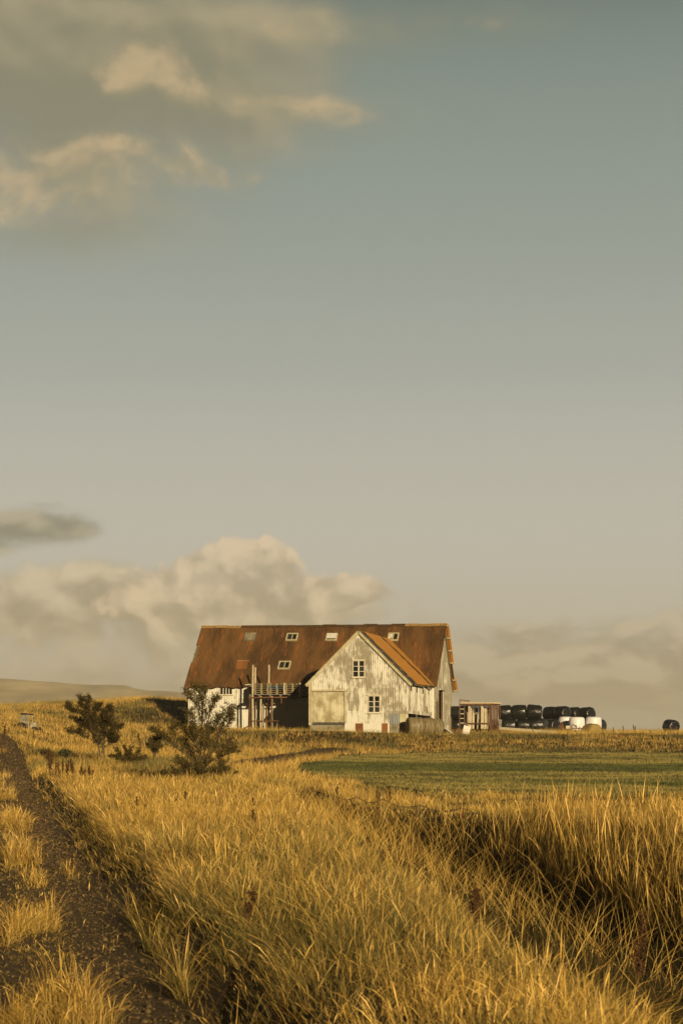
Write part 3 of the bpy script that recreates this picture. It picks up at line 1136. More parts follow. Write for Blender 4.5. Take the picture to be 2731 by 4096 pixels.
# ------------------------------------------------------------------ scaffold with pallets in the corner of the barn
def build_scaffold():
    VF, VB = -3.2, -.5
    pl = lambda u, z: (u, VF, z)
    root = empty('scaffold', b2w(0, 0, -BZ + 0), -TH)
    u0, zd = solve(pl, 997, 2778, 5, 3)
    ue = WU0 - .15
    root.location = b2w(u0, VF, 0)
    zg = 0.0
    tag(root, 'rusty steel and pole scaffold carrying pallets in the barn corner', 'scaffold')
    S = lambda u, v, z: (u - u0, v - VF, z)
    m = MB()
    for k in range(9):
        v0 = VF + (VB - VF) * k / 9
        m.box(0, ue - u0, v0 - VF, v0 - VF + (VB - VF) / 9 - .02, zd - .05, zd)
    m.build('deck', M['grey_timber'], root)
    m = MB()
    m.box(-.05, ue - u0 + .02, -.06, .0, zd - .30, zd - .20)
    m.box(-.05, ue - u0 + .02, VB - VF, VB - VF + .06, zd - .30, zd - .20)
    m.build('beam', M['red_steel'], root)
    m = MB()
    for px in (1001, 1038, 1081, 1122, 1160, 1205):
        u = solve(pl, px, 2785, 5, 3)[0]
        m.box(u - u0 - .05, u - u0 + .05, -.12, VB - VF + .06, zd - .19, zd - .055)
    m.build('joist', M['grey_timber'], root)
    m = MB()
    zb0 = solve(pl, 1050, 2885, 5, .5)[1]
    ux = solve(pl, 1115, 2885, 5, .5)[0]
    m.box(0, ux - u0, -.04, .04, zb0 - .04, zb0 + .04)
    m.box(-.02, .06, 0, VB - VF, zb0 - .04, zb0 + .04)
    m.build('base_rail', M['rust_metal'], root)
    # steel uprights
    for px in (1000, 1086, 1126):
        u = solve(pl, px, 2800, 5, 3)[0]
        m = MB()
        m.box(u - u0 - .045, u - u0 + .045, -.05, .04, (-.3 if px < 1100 else zd - .75), zd - .31)
        m.build('post', M['rust_metal'], root)
    # round and sawn wooden poles: (px, v, top py or None for below the deck, bottom, radius)
    P = [(1011.5, VF + .12, 2660, None), (1021, -1.3, 2670, None), (1076, -2.3, 2660, None), (1137, VF + .1, 2732, 2778), (1200, VF + .1, 2731, 2778),
         (1043.5, VF + .25, 2785, None), (1087.5, VF + .2, 2785, None), (1054, -1.4, 2805, None), (1096, -1.2, 2805, 2826), (1023, -1.0, 2800, None), (1066, -.9, 2800, None)]
    for i, (px, v, pt, pb) in enumerate(P):
        fn = lambda u, z: (u, v, z)
        u, zt = solve(fn, px, pt, 5, 5)
        zb = -.2 if pb is None else solve(fn, px, pb, 5, 3)[1]
        m = MB()
        m.tube([S(u, v, zb), S(u - .03, v, (zb + zt) / 2), S(u, v, zt)], [.085, .08, .07], 8)
        m.build('pole', M['timber'] if i not in (9, 10) else M['rust_metal'], root)
    # pallets: each one a thing of its own
    p = MB()
    for k in range(5):
        p.box(0, 1.2, k * .175, k * .175 + .1, .122, .144)
    for k in range(3):
        p.box(k * .52, k * .52 + .16, 0, .8, .10, .121)
    for x in (0, .52, 1.04):
        for y in (0, .33, .66):
            p.box(x + .002, x + .145, y + .002, y + .14, .023, .099)
    for y in (0, .33, .66):
        p.box(0, 1.2, y, y + .13, 0, .022)
    first = None
    names = ['stack nearest the white wall', 'second stack from the white wall', 'third stack from the white wall', 'shaded stack against the wing']
    lev = ['bottom', 'second', 'third', 'fourth', 'fifth', 'topmost']
    xs = [1015, 1077, 1140, 1202]
    for s, px in enumerate(xs):
        for k in range(6):
            blue = s == 1 and k == 3
            if first is None or blue:
                o = p.build('pallet', M['blue_wood'] if blue else M['pallet_wood'])
                if first is None: first = o
            else:
                o = first.copy(); COL.objects.link(o)
            v = VF + .35
            u = solve(lambda a, b: (a, v, b), px, 2760, 5, 3)[0] + random.uniform(-.02, .03)
            o.location = b2w(u, v + random.uniform(0, .05), zd + k * .146 + .002)
            o.rotation_euler = (0, 0, -TH + random.uniform(-.03, .03))
            tag(o, ('blue grey pallet, fourth up in the ' if blue else f'weathered wooden pallet, {lev[k]} in the ') + names[s], 'pallet', 'pallets stacked on the scaffold')
    # a second, deeper row of stacked pallets behind, seen in the gaps
    for s, px in enumerate((1000, 1064, 1128)):
        for k in range(6):
            o = first.copy(); COL.objects.link(o)
            v = VF + 1.45
            u = solve(lambda a, b: (a, v, b), px, 2760, 5, 3)[0]
            o.location = b2w(u, v + random.uniform(0, .05), zd + k * .146 + .002)
            o.rotation_euler = (0, 0, -TH + random.uniform(-.03, .03))
            tag(o, 'weathered pallet in the rear row behind the front stacks on the scaffold', 'pallet', 'pallets in the rear row')


build_scaffold()


# ------------------------------------------------------------------ bales
def bale_profile(l, r, round_=.22, bulge=.02):
    p = [(0.02, r * .25), (0.005, r * .62), (.03, r * .84), (.10, r * .95), (.18, r * .99)]
    n = 5
    for i in range(n + 1):
        t = i / n
        p.append((.24 + (l - .48) * t, r * (1 + bulge * math.sin(math.pi * t))))
    p += [(l - .18, r * .99), (l - .10, r * .95), (l - .03, r * .84), (l - .005, r * .62), (l - .02, r * .25)]
    return p


def build_bales():
    r, l = .62, 1.18
    protos = []
    for s in range(3):
        m = MB()
        m.lathe(bale_profile(l, r), (-l / 2, 0, r), (1, 0, 0), 30, .035, s + 1)
        m.v = [tuple(Vector(v) * (1 + .05 * mnoise.noise(Vector(v) * 9 + Vector((s * 5, 0, 0))) * abs(v[0]) / .59)) for v in m.v]
        protos.append(m)
    first = {}

    def black(px, Y, level, rz, label, idx, sc=1.0, group='black wrapped bales stacked by the barn'):
        k = idx % 3
        if k not in first:
            first[k] = protos[k].build('wrapped_bale', M['black_wrap'], smooth=True)
            o = first[k]
        else:
            o = first[k].copy(); COL.objects.link(o)
        o.location = at(px, Y, level * 1.08 - .06)
        rb = random.Random(idx * 7 + 1)
        o.rotation_euler = (rb.uniform(-3, 3), R(rb.uniform(-4, 4)), rz)
        if abs(o.rotation_euler.x) > 0: o.rotation_euler.x = 0
        f = rb.uniform(.94, 1.06)
        o.scale = (sc * f, sc * rb.uniform(.97, 1.05), sc * rb.uniform(.93, 1.0))
        return tag(o, label, 'bale', group)
    i = 0
    Y = 163
    for (px, lv, nm) in ((2033, 0, 'left'), (2091, 0, 'middle'), (2148, 0, 'right'), (2020, 1, 'left'), (2076, 1, 'middle'), (2134, 1, 'right')):
        black(px, Y - lv * .25, lv, R(-6 + random.uniform(-5, 5)), f'shiny black bale, {nm} one in the {"top" if lv else "bottom"} row right of the timber crate', i); i += 1
    black(2158, Y + 2.0, 0, R(-30), 'black bale half hidden behind the bottom right corner of the near stack', i); i += 1
    for (px, lv, nm) in ((1818, 0, 'lower bale beside the barn corner'), (1846, 0, 'lower bale behind the ladder of the crate'), (1822, 1, 'upper bale beside the barn corner'), (1858, 1, 'upper bale behind the ladder of the crate')):
        black(px, 168 if lv == 0 else 167.7, lv, R(-14), f'black wrapped {nm}', i); i += 1
    for (px, lv, nm) in ((1905, 0, 'behind the crate boards on the left'), (1965, 0, 'behind the crate boards on the right')):
        black(px, 169, lv, R(-10), f'black wrapped bale {nm}', i); i += 1
    for (px, Y, lv, rz, nm) in ((2206, 173, 0, -50, 'black bale in the gap, lower left of the farther stack'), (2207, 168, 0, -48, 'black bale on the ground just left of the white bales'),
                                (2200, 174, 1, -40, 'upper black bale, farthest left of the farther stack'), (2206, 171.5, 1, -45, 'upper black bale, second of the farther stack'),
                                (2248, 170.5, 1, -48, 'upper black bale showing its round end above the white bales'), (2305, 174, 0, -45, 'lower black bale behind the left and middle white bales'),
                                (2295, 175, 1, -45, 'upper black bale behind the middle white bale'), (2347, 174.5, 1, -50, 'upper black bale, last on the right of the farther stack'),
                                (2340, 176, 0, -45, 'lower black bale between the white bales'), (2390, 174, 0, -35, 'black bale behind the right end of the white row')):
        black(px, Y, lv, R(rz), nm, i, group='black wrapped bales behind the white ones'); i += 1
    o = black(2682, 164, 0, R(-62), 'single black bale alone in the grass at far right', i, .95)
    # white bales standing on end
    m = MB()
    m.lathe(bale_profile(1.27, .66, bulge=.025), (0, 0, 0), (0, 0, 1), 32, .02, 5)
    o0 = m.build('wrapped_bale', M['white_wrap'], smooth=True)
    for k, (px, Y, nm) in enumerate(((2263, 169.5, 'left white wrapped bale, partly behind its neighbour'), (2306, 167.3, 'middle white wrapped bale above the rusty machine'), (2373, 167.5, 'right white wrapped bale behind the straw bale'))):
        o = o0 if k == 0 else o0.copy()
        if k: COL.objects.link(o)
        o.location = at(px, Y, .05)
        o.rotation_euler = (R(random.uniform(-2, 2)), R(random.uniform(-2, 2)), k * 1.3)
        tag(o, nm, 'bale', 'white wrapped bales standing on end')
    # straw bale in front
    m = MB()
    m.lathe(bale_profile(1.2, .72), (-.6, 0, .72), (1, 0, 0), 30, .05, 9)
    o = m.build('straw_bale', M['hay'], smooth=True)
    o.location = at(2366, 158, -.72)
    o.rotation_euler = (0, 0, R(-55))
    tag(o, 'loose tan straw bale sunk in grass before the white bales', 'bale')
    # netted hay bales along the wing wall
    specs = ((1660, 146.3, 14, .66, 1.16, 'large netted hay bale nearest, against the wing corner'),
             (1709, 147.8, 24, .62, .9, 'middle netted hay bale in the row along the wing'),
             (1744, 149.0, 30, .60, .75, 'last netted hay bale in the row, toward the barn end'))
    for k, (px, Y, rz, rr, ll, nm) in enumerate(specs):
        m = MB()
        pr = [(0, rr * .5), (0.0, rr * .9), (.03, rr * .985), (ll * .3, rr * 1.005), (ll * .33, rr * .99), (ll * .6, rr * 1.01), (ll - .03, rr * .985), (ll, rr * .9), (ll, rr * .5)]
        m.lathe(pr, (-ll / 2, 0, rr), (1, 0, 0), 34, .03, 20 + k)
        root = empty('hay_bale', at(px, Y, -.05), R(rz))
        tag(root, nm, 'bale', 'netted hay bales along the wing')
        m.build('net_wrap', M['hay_net'], root, smooth=True)
        for xe, d in ((-ll / 2, -1), (ll / 2, 1)):
            e = MB()
            e.lathe([(0, rr * .93), (.02, rr * .88), (.035, rr * .4), (.03, rr * .1)], (xe, 0, rr), (d, 0, 0), 26, .05, 40 + k)
            e.build('hay_end', M['hay'], root)
        for t in ((.2, .5, .8) if k == 0 else (.35, .7)):
            s = MB()
            x = -ll / 2 + ll * t
            pts = [(x + .04 * math.sin(a * 2), rr * 1.025 * math.cos(a), rr + rr * 1.025 * math.sin(a)) for a in np.linspace(0, 2 * math.pi, 25)]
            s.tube(pts, .012, 4, False)
            s.build('twine', M['pale_board'], root)


build_bales()


# ------------------------------------------------------------------ timber crate, debris, machine
def build_yard():
    Y = 151.0
    g = at(1915, Y)
    s = Y / F
    root = empty('cattle_crate', (at(1838, Y).x, Y, g.z), R(-4))
    tag(root, 'rusty steel and board cattle crate with a ladder end and plank top', 'crate')
    X = lambda px: (px - 1838) * s
    Z = lambda py: EYE - (py - HZ) * s - g.z
    D = 2.2
    zt = Z(2815)
    m = MB()
    for k in range(9):
        m.box(X(1838), X(1966) + k * .09, k * D / 9, (k + 1) * D / 9 - .03, zt, zt + .09)
    m.build('top_deck', M['timber'], root)
    xr = X(1963)
    m = MB()
    m.beam((0, .02, zt - .06), (xr, .02, zt - .06), .06, .1)
    m.beam((0, D, zt - .06), (xr + .7, D, zt - .06), .06, .1)
    m.beam((0, .0, Z(2894)), (xr, .0, Z(2894)), .04, .07)
    m.beam((xr, .0, zt - .06), (xr + .7, D, zt - .06), .05, .09)
    m.beam((xr, .0, Z(2833)), (xr + .7, D, Z(2833)), .04, .05)
    m.beam((xr, .0, Z(2898)), (xr + .7, D, Z(2898)), .04, .05)
    m.beam((0, D, Z(2832)), (xr + .7, D, Z(2832)), .04, .05)
    m.build('rail', M['rust_metal'], root)
    for px, v in ((1838, 0), (1857, 0), (1959, 0), (1964, .1)):
        m = MB()
        m.box(X(px) - .035, X(px) + .035, v - .03, v + .04, -.25, zt - .005 if px != 1838 else Z(2799))
        m.build('post', M['rust_metal'], root)
    for t in np.linspace(.1, 1, 7):
        m = MB()
        x, y = xr + .7 * t, D * t
        m.box(x - .025, x + .025, y - .025, y + .025, -.2, zt - .02)
        m.build('side_bar', M['rust_metal'], root)
    for py in (2837, 2856, 2874.5, 2893):
        m = MB()
        m.beam((X(1838), 0, Z(py)), (X(1857), 0, Z(py)), .05, .06)
        m.build('rung', M['timber'], root)
    m = MB()
    for px in (1844, 1850, 1856, 1862, 1867, 1872, 1878):
        m.box(X(px) - .018, X(px) + .018, .03, .07, zt + .09, Z(2799 + (px - 1838) * .13))
    m.beam((X(1838), .05, Z(2799)), (X(1879), .05, Z(2804.5)), .05, .05)
    m.build('top_rail', M['rust_metal'], root)
    # upright boards, front (leaning in the crate) and back
    bd = [(1876, 2820, 5.2), (1882, 2826, 3.6), (1887, 2834, 4.0), (1892, 2844, 4.2), (1897, 2854, 4.0), (1913, 2858, 4.6), (1927, 2820, 6.0), (1932, 2828, 4), (1936, 2834, 4), (1941, 2834, 4), (1946, 2835, 4), (1954, 2834, 5), (1961, 2836, 4)]
    for k, (px, py, w) in enumerate(bd):
        m = MB()
        hw = w * s / 2
        top, bot = Z(py), Z(2916)
        lean = -.04 - .02 * (k % 3)
        m.fbox((X(px) + lean, .18 + .03 * (k % 3), bot), (1, 0, 0), (0, 1, 0), (-lean / (top - bot) * .6, .05, 1), -hw, hw, 0, .04, 0, top - bot)
        m.build('board', M['timber'], root)
    m = MB()
    for px in (1869, 1903, 1908, 1921, 1951):
        m.box(X(px) - .06, X(px) + .06, D - .12, D - .08, -.2, Z(2832))
    for px in np.arange(1868, 1990, 5.2):
        m.box(X(px) - .035, X(px) + .035, D - .04, D - .01, Z(2900), zt - .1)
    m.build('rear_slat', M['grey_timber'], root)

    # white panel leaning
    o = MB()
    a = at(1862, 149)
    o.fbox((0, 0, 0), (1, 0, 0), (0, .35, .94), (0, -.94, .35), -.26, .26, 0, .66, -.02, .02)
    o = o.build('white_panel', M['white_panel'])
    o.location = a + Vector((0, 0, .02)); o.rotation_euler = (0, R(13), 0)
    tag(o, 'small white board leaning in the grass before the crate ladder', 'panel')
    o = MB()
    o.beam((0, 0, .25), (.95, 0, .18), .1, .1)
    o.beam((.72, -.3, .12), (1.2, -.3, .02), .12, .09)
    o.beam((.2, .3, .1), (1.3, .2, -.02), .15, .06)
    o.beam((.05, 0, -.1), (.05, 0, .2), .08, .08)
    o = o.build('steel_beam', M['red_steel'])
    p = at(1806, 152)
    o.location = p
    o.rotation_euler = (0, 0, 0)
    tag(o, 'rust red beams lying between the barn corner and crate', 'beam')
    # dark sheet leaning behind the hay bales
    o = MB()
    p, q = xpt(1716, 2866, 153.5), xpt(1806, 2930, 151)
    d = q - p
    o.add([p + Vector((0, .5, .05)), q + Vector((0, .3, .05)), q + Vector((-.3, -.2, -.12)), p + Vector((-.1, -.5, -.25)),
           p + Vector((0, .5, 0)), q + Vector((0, .3, 0)), q + Vector((-.3, -.2, -.17)), p + Vector((-.1, -.5, -.3))],
          [(3, 2, 1, 0), (4, 5, 6, 7), (0, 1, 5, 4), (2, 3, 7, 6), (1, 2, 6, 5), (3, 0, 4, 7)])
    oo = empty('fallen_sheet', (p + q) / 2)
    o.v = [tuple(Vector(v) - (p + q) / 2) for v in o.v]
    o.build('sheet', M['dark_metal'], oo)
    o = MB()
    o.beam(xpt(1768, 2905, 150.5) - (p + q) / 2, xpt(1808, 2932, 150) - (p + q) / 2, .14, .07)
    o.build('white_edge', M['white_panel'], oo)
    tag(oo, 'dark roofing sheet fallen aslant against the barn end behind the hay bales', 'sheet')
    # long plank kerb in the grass
    o = MB()
    p, q = xpt(1998, 2914, 153), xpt(2225, 2930, 151)
    o.beam(p - p, q - p, .25, .2)
    o = o.build('plank', M['timber'])
    o.location = p
    tag(o, 'long pale plank lying in the grass under the black bales', 'plank')
    # rusty farm machine before the white bales
    Y = 157
    s = Y / F
    base = at(2290, Y)
    rt = empty('farm_implement', base)
    tag(rt, 'rusty tined farm implement with round discs before the white bales', 'implement')
    Xm = lambda px: (px - 2290) * s
    Zm = lambda py: EYE - (py - HZ) * s - base.z
    m = MB(); m.lathe([(-.03, .06), (-.03, .19), (.03, .19), (.03, .06)], (Xm(2245), 0, Zm(2905)), (.3, 1, 0), 22)
    m.build('disc', M['rust_metal'], rt)
    m = MB(); m.lathe([(-.03, .03), (-.03, .07), (.03, .07), (.03, .03)], (Xm(2248), -.05, Zm(2896)), (.3, 1, 0), 14)
    m.build('disc', M['rust_metal'], rt)
    m = MB(); m.box(Xm(2262), Xm(2280), -.1, .3, Zm(2916), Zm(2904)); m.box(Xm(2265), Xm(2277), -.12, -.101, Zm(2914), Zm(2907))
    m.build('gearbox', M['cream_sheet'], rt)
    m = MB()
    m.beam((Xm(2240), .1, Zm(2914)), (Xm(2330), .1, Zm(2914)), .08, .08)
    m.beam((Xm(2280), 0, Zm(2914)), (Xm(2292), 0, Zm(2898)), .06, .06)
    m.beam((Xm(2292), 0, Zm(2898)), (Xm(2306), 0, Zm(2912)), .06, .06)
    m.beam((Xm(2313), 0, Zm(2905)), (Xm(2325), 0, Zm(2918)), .05, .04)
    m.beam((Xm(2244), .05, Zm(2905)), (Xm(2244), .05, -.2), .08, .08)
    m.beam((Xm(2315), .1, Zm(2914)), (Xm(2315), .1, -.2), .08, .08)
    m.build('frame', M['rust_metal'], rt)
    m = MB()
    m.lathe([(-.06, .03), (-.06, .075), (.06, .075), (.06, .03)], (Xm(2302), 0, Zm(2905)), (0, 1, 0), 14)
    m.build('hub', M['dark_metal'], rt)


build_yard()


# ------------------------------------------------------------------ small grey tractor on the left rise
def build_tractor():
    Y = 124.0
    g = at(105, Y)
    rt = empty('tractor', (g.x, g.y, g.z - .42), R(-8))
    tag(rt, 'old grey tractor with a cab and amber lamp sunk in tall grass', 'tractor')
    s = Y / F
    X = lambda px: (px - 105) * s
    m = MB()
    m.box(X(90), X(127), -.45, .45, 1.30, 1.38)
    m.box(X(89), X(108), -.48, .48, 1.38, 1.42)
    m.build('cab_roof', M['dark_metal'], rt)
    m = MB()
    for (x, y) in ((X(92), -.42), (X(124), -.42), (X(92), .42), (X(124), .42), (X(106), -.42), (X(106), .42)):
        m.box(x - .035, x + .035, y - .035, y + .035, .5, 1.3)
    m.box(X(91), X(125), -.46, .46, .25, .55)
    m.build('cab', M['tractor_paint'], rt)
    m = MB()
    m.box(X(95), X(104), -.43, -.41, .56, 1.29)
    m.box(X(108), X(122), -.43, -.41, .56, 1.29)
    simple('pale_glass', lit(112, 98, 66), lit(170, 152, 108), 5, .3, .4)  # paler than the other glass, close to the cab paint
    m.build('cab_window', M['pale_glass'], rt)
    m = MB()
    m.box(X(126), X(152), -.28, .28, .45, .78)
    m.box(X(126), X(150), -.24, .24, .781, .84)
    m.build('bonnet', M['tractor_paint'], rt)
    m = MB(); m.tube([(X(113), -.1, 1.38), (X(113), -.1, 1.52)], .05, 10)
    m.build('beacon', M['amber'], rt)
    for (x, r_, y) in ((X(95), .42, -.5), (X(95), .42, .5), (X(147), .28, -.45), (X(147), .28, .45)):
        w = MB(); w.lathe([(-.1, r_ * .55), (-.12, r_ * .9), (-.05, r_), (.05, r_), (.12, r_ * .9), (.1, r_ * .55)], (x, y, r_), (0, 1, 0), 24)
        wo = w.build('wheel', M['tyre'], rt)
        w = MB(); w.lathe([(-.08, r_ * .1), (-.09, r_ * .54), (.09, r_ * .54), (.08, r_ * .1)], (x, y, r_), (0, 1, 0), 18)
        w.build('rim', M['tractor_paint'], wo)


build_tractor()


# ------------------------------------------------------------------ fences and stakes
def build_fence():
    root = empty('wire_fence', at(1850, 42.7))
    tag(root, 'sagging barbed wire fence on thin leaning posts along the ditch', 'fence')
    B = root.location
    posts = [(1065, 62, 3150, 1060, 'pale_post'), (1220, 60, 3148, 1219, 'rust_post'), (1330, 57, 3137, 1327, 'pale_post'), (1430, 53.5, 3155, 1427, 'pale_post'), (1538, 50, 3163, 1531, 'pale_post'),
             (1685, 46.5, 3200, 1680, 'pale_post'), (1855, 42.7, 3212, 1846, 'rust_post'), (2076, 38.8, 3246, 2072, 'rust_post'), (2332, 34.8, 3277, 2320, 'rust_post'), (2800, 29, 3340, 2790, 'rust_post')]
    ws = []
    for (px, Y, ty, tx, mt) in posts:
        top = xpt(tx, ty, Y)
        g = at(px, Y)
        m = MB()
        r_ = .013 if mt == 'pale_post' else .022
        m.tube([g - B - Vector((0, 0, .2)), (g * .5 + top * .5) - B, top - B], [r_ * 1.1, r_, r_ * .9], 7)
        m.build('post', M[mt], root)
        ws.append(g.lerp(top, .72 if px < 1900 else .66))
    wm = MB()
    for frac, sg in ((0, .12), (-.38, .18)):
        for a, b in zip(ws[:-1], ws[1:]):
            a2, b2 = a + Vector((0, -.03, frac)), b + Vector((0, -.03, frac))
            pts = []
            for t in np.linspace(0, 1, 15):
                p = a2.lerp(b2, t)
                p.z -= sg * math.sin(math.pi * t) + .012 * math.sin(t * 37)
                pts.append(p - B)
            wm.tube(pts, .007, 4, False)
            for t in np.linspace(.05, .95, 22):
                p = a2.lerp(b2, t); p.z -= sg * math.sin(math.pi * t)
                d = Vector((random.uniform(-1, 1), random.uniform(-1, 1), random.uniform(-1, 1))).normalized() * .028
                wm.tube([p - B - d, p - B + d], .005, 3, False)
    wm.build('barbed_wire', M['wire_metal'], root)
    # single stakes
    st = [(592, ghit(592, 2944)[1], 2918, .045, 2, 'pale_post', 'short white stake in golden grass above the dark hollow'),
          (585, ghit(585, 2982)[1], 2958, .028, 8, 'pale_post', 'pale stake leaning left beside the dark hollow'), (609, ghit(609, 2992)[1], 2964, .022, -12, 'pale_post', 'thin pale stake tilted over the dark hollow'),
          (637, ghit(637, 3048)[1], 3017, .02, -14, 'pale_post', 'pale stake leaning below the dark hollow left of the bigger shrub'),
          (1108, ghit(1108, 2930)[1], 2893, .035, 0, 'pale_post', 'thin pale stake in the grass below the scaffold'),
          (76, ghit(76, 2892)[1], 2866, .02, 0, 'pale_post', 'thin white rod beside the old tractor'), (29, ghit(29, 2870)[1], 2835, .02, 0, 'pale_post', 'thin white rod at the left edge of the rise'),
          (53, ghit(53, 2860)[1], 2820, .04, -4, 'grey_board', 'dark gatepost of the twin posts on the left rise'), (61, ghit(61, 2860)[1], 2821, .04, 5, 'grey_board', 'pale leaning gatepost of the twin posts on the left rise'),
          (731, 196, 2776, .05, 0, 'pale_post', 'lone far post on the crest beside the barn corner'), (945, 70, 3100, .025, 6, 'pale_post', 'thin stake low in the grass right of the bigger shrub')]
    for (px, Y, ty, r_, tilt, mt, lb) in st:
        g = at(px, Y)
        top = xpt(px, ty, Y).z - g.z
        m = MB()
        m.tube([(0, 0, -.2), (0, 0, top * .5), (0, 0, top - .02), (0, 0, top)], [r_, r_, r_ * .95, r_ * .6], 8)
        o = m.build('stake', M[mt])
        o.location = g
        o.rotation_euler = (0, R(tilt), 0)
        tag(o, lb, 'stake', 'stakes standing in the grass')


build_fence()


# ------------------------------------------------------------------ shrubs
def shrub(name, px, Y, limbs, depth, leaf, n_leaf, twig_len, label, base_col, seed, trunk_r=.05, stems=True, dz=0.0):
    """limbs: polylines of photo pixels; each gets its own depth so the crown is round"""
    rnd = random.Random(seed)
    rng = np.random.default_rng(seed)
    g = at(px, Y, dz)
    root = empty(name, g)
    tag(root, label, 'shrub')
    s = Y / F
    tm = MB()
    anchors = []
    for i, (pts, r0, dd) in enumerate(limbs):
        P = []
        for k, (x, y) in enumerate(pts):
            t = k / (len(pts) - 1)
            w = xpt(x, y, Y) - g
            w.y += dd * depth * t + rnd.uniform(-.05, .05) * t
            P.append(w)
        # smooth the limb
        Q = []
        for k in range(len(P) - 1):
            for t in np.linspace(0, 1, 5)[:-1]:
                q = P[k].lerp(P[k + 1], t)
                Q.append(q + Vector((rnd.uniform(-1, 1), rnd.uniform(-1, 1), rnd.uniform(-.5, .5))) * .015)
        Q.append(P[-1])
        rad = [max(.006, r0 * (1 - .85 * k / len(Q))) for k in range(len(Q))]
        tm.tube(Q, rad, 6)
        nQ = len(Q)
        for k in range(nQ):
            t = k / (nQ - 1)
            if t < .18: continue
            for _ in range(3 if t > .4 else 2):
                d = Vector((rnd.gauss(0, 1), rnd.gauss(0, 1), abs(rnd.gauss(.5, .7)))).normalized()
                main = (Q[min(k + 1, nQ - 1)] - Q[max(k - 1, 0)]).normalized()
                d = (d + main * .7).normalized()
                ln = twig_len * rnd.uniform(.35, 1.1) * (1.15 - .5 * t)
                e1 = Q[k] + d * ln * .5 + Vector((rnd.uniform(-1, 1), rnd.uniform(-1, 1), 0)) * ln * .12
                e2 = Q[k] + d * ln + Vector((rnd.uniform(-1, 1), rnd.uniform(-1, 1), .4)) * ln * .15
                tm.tube([Q[k], e1, e2], [.009, .006, .003], 4, False)
                anchors.append((e1, e2, rnd.uniform(.4, 1.2)))
                anchors.append((Q[k], e1, .35))
                # side twigs
                if rnd.random() < .7:
                    e3 = e1 + Vector((rnd.gauss(0, 1), rnd.gauss(0, 1), rnd.gauss(.4, .6))).normalized() * ln * .45
                    tm.tube([e1, e3], [.005, .0025], 3, False)
                    anchors.append((e1, e3, rnd.uniform(.3, 1)))
    tm.build('trunk', M['bark'], root)
    # leaves
    A = np.array([[*a, *b] for a, b, w in anchors]); Wt = np.array([w for *_, w in anchors])
    pick = rng.choice(len(A), n_leaf, p=Wt / Wt.sum())
    t = rng.random(n_leaf)[:, None] ** .6
    C = A[pick, :3] * (1 - t) + A[pick, 3:] * t + rng.normal(0, leaf * .75, (n_leaf, 3))
    ax = rng.normal(0, 1, (n_leaf, 3)); ax[:, 2] += .5
    ax /= np.linalg.norm(ax, axis=1)[:, None]
    bx = np.cross(ax, rng.normal(0, 1, (n_leaf, 3))); bx /= np.linalg.norm(bx, axis=1)[:, None]
    cx = np.cross(ax, bx)
    sz = leaf * rng.uniform(.6, 1.3, n_leaf)[:, None]
    V = np.stack([C - ax * sz * .5, C + bx * sz * .32 + cx * sz * .08, C + ax * sz * .5, C - bx * sz * .32 + cx * sz * .08], 1)
    col = np.array(base_col)[None] * rng.uniform(.6, 1.5, (n_leaf, 1)) * np.array([1, 1, 1])[None]
    yel = rng.random(n_leaf) < .10
    col[yel] = np.array([.16, .105, .025]) * rng.uniform(.6, 1.1, (yel.sum(), 1))
    q = np.arange(n_leaf * 4).reshape(-1, 4)
    o = np_mesh('crown', V.reshape(-1, 3), q, M['leaf'], np.repeat(col, 4, 0))
    o.parent = root
    return root


def c6(pts): return [(560 + x * .2551, 2720 + y * .2551) for x, y in pts]
def c7(pts): return [(240 + x * .2296, 2750 + y * .2296) for x, y in pts]


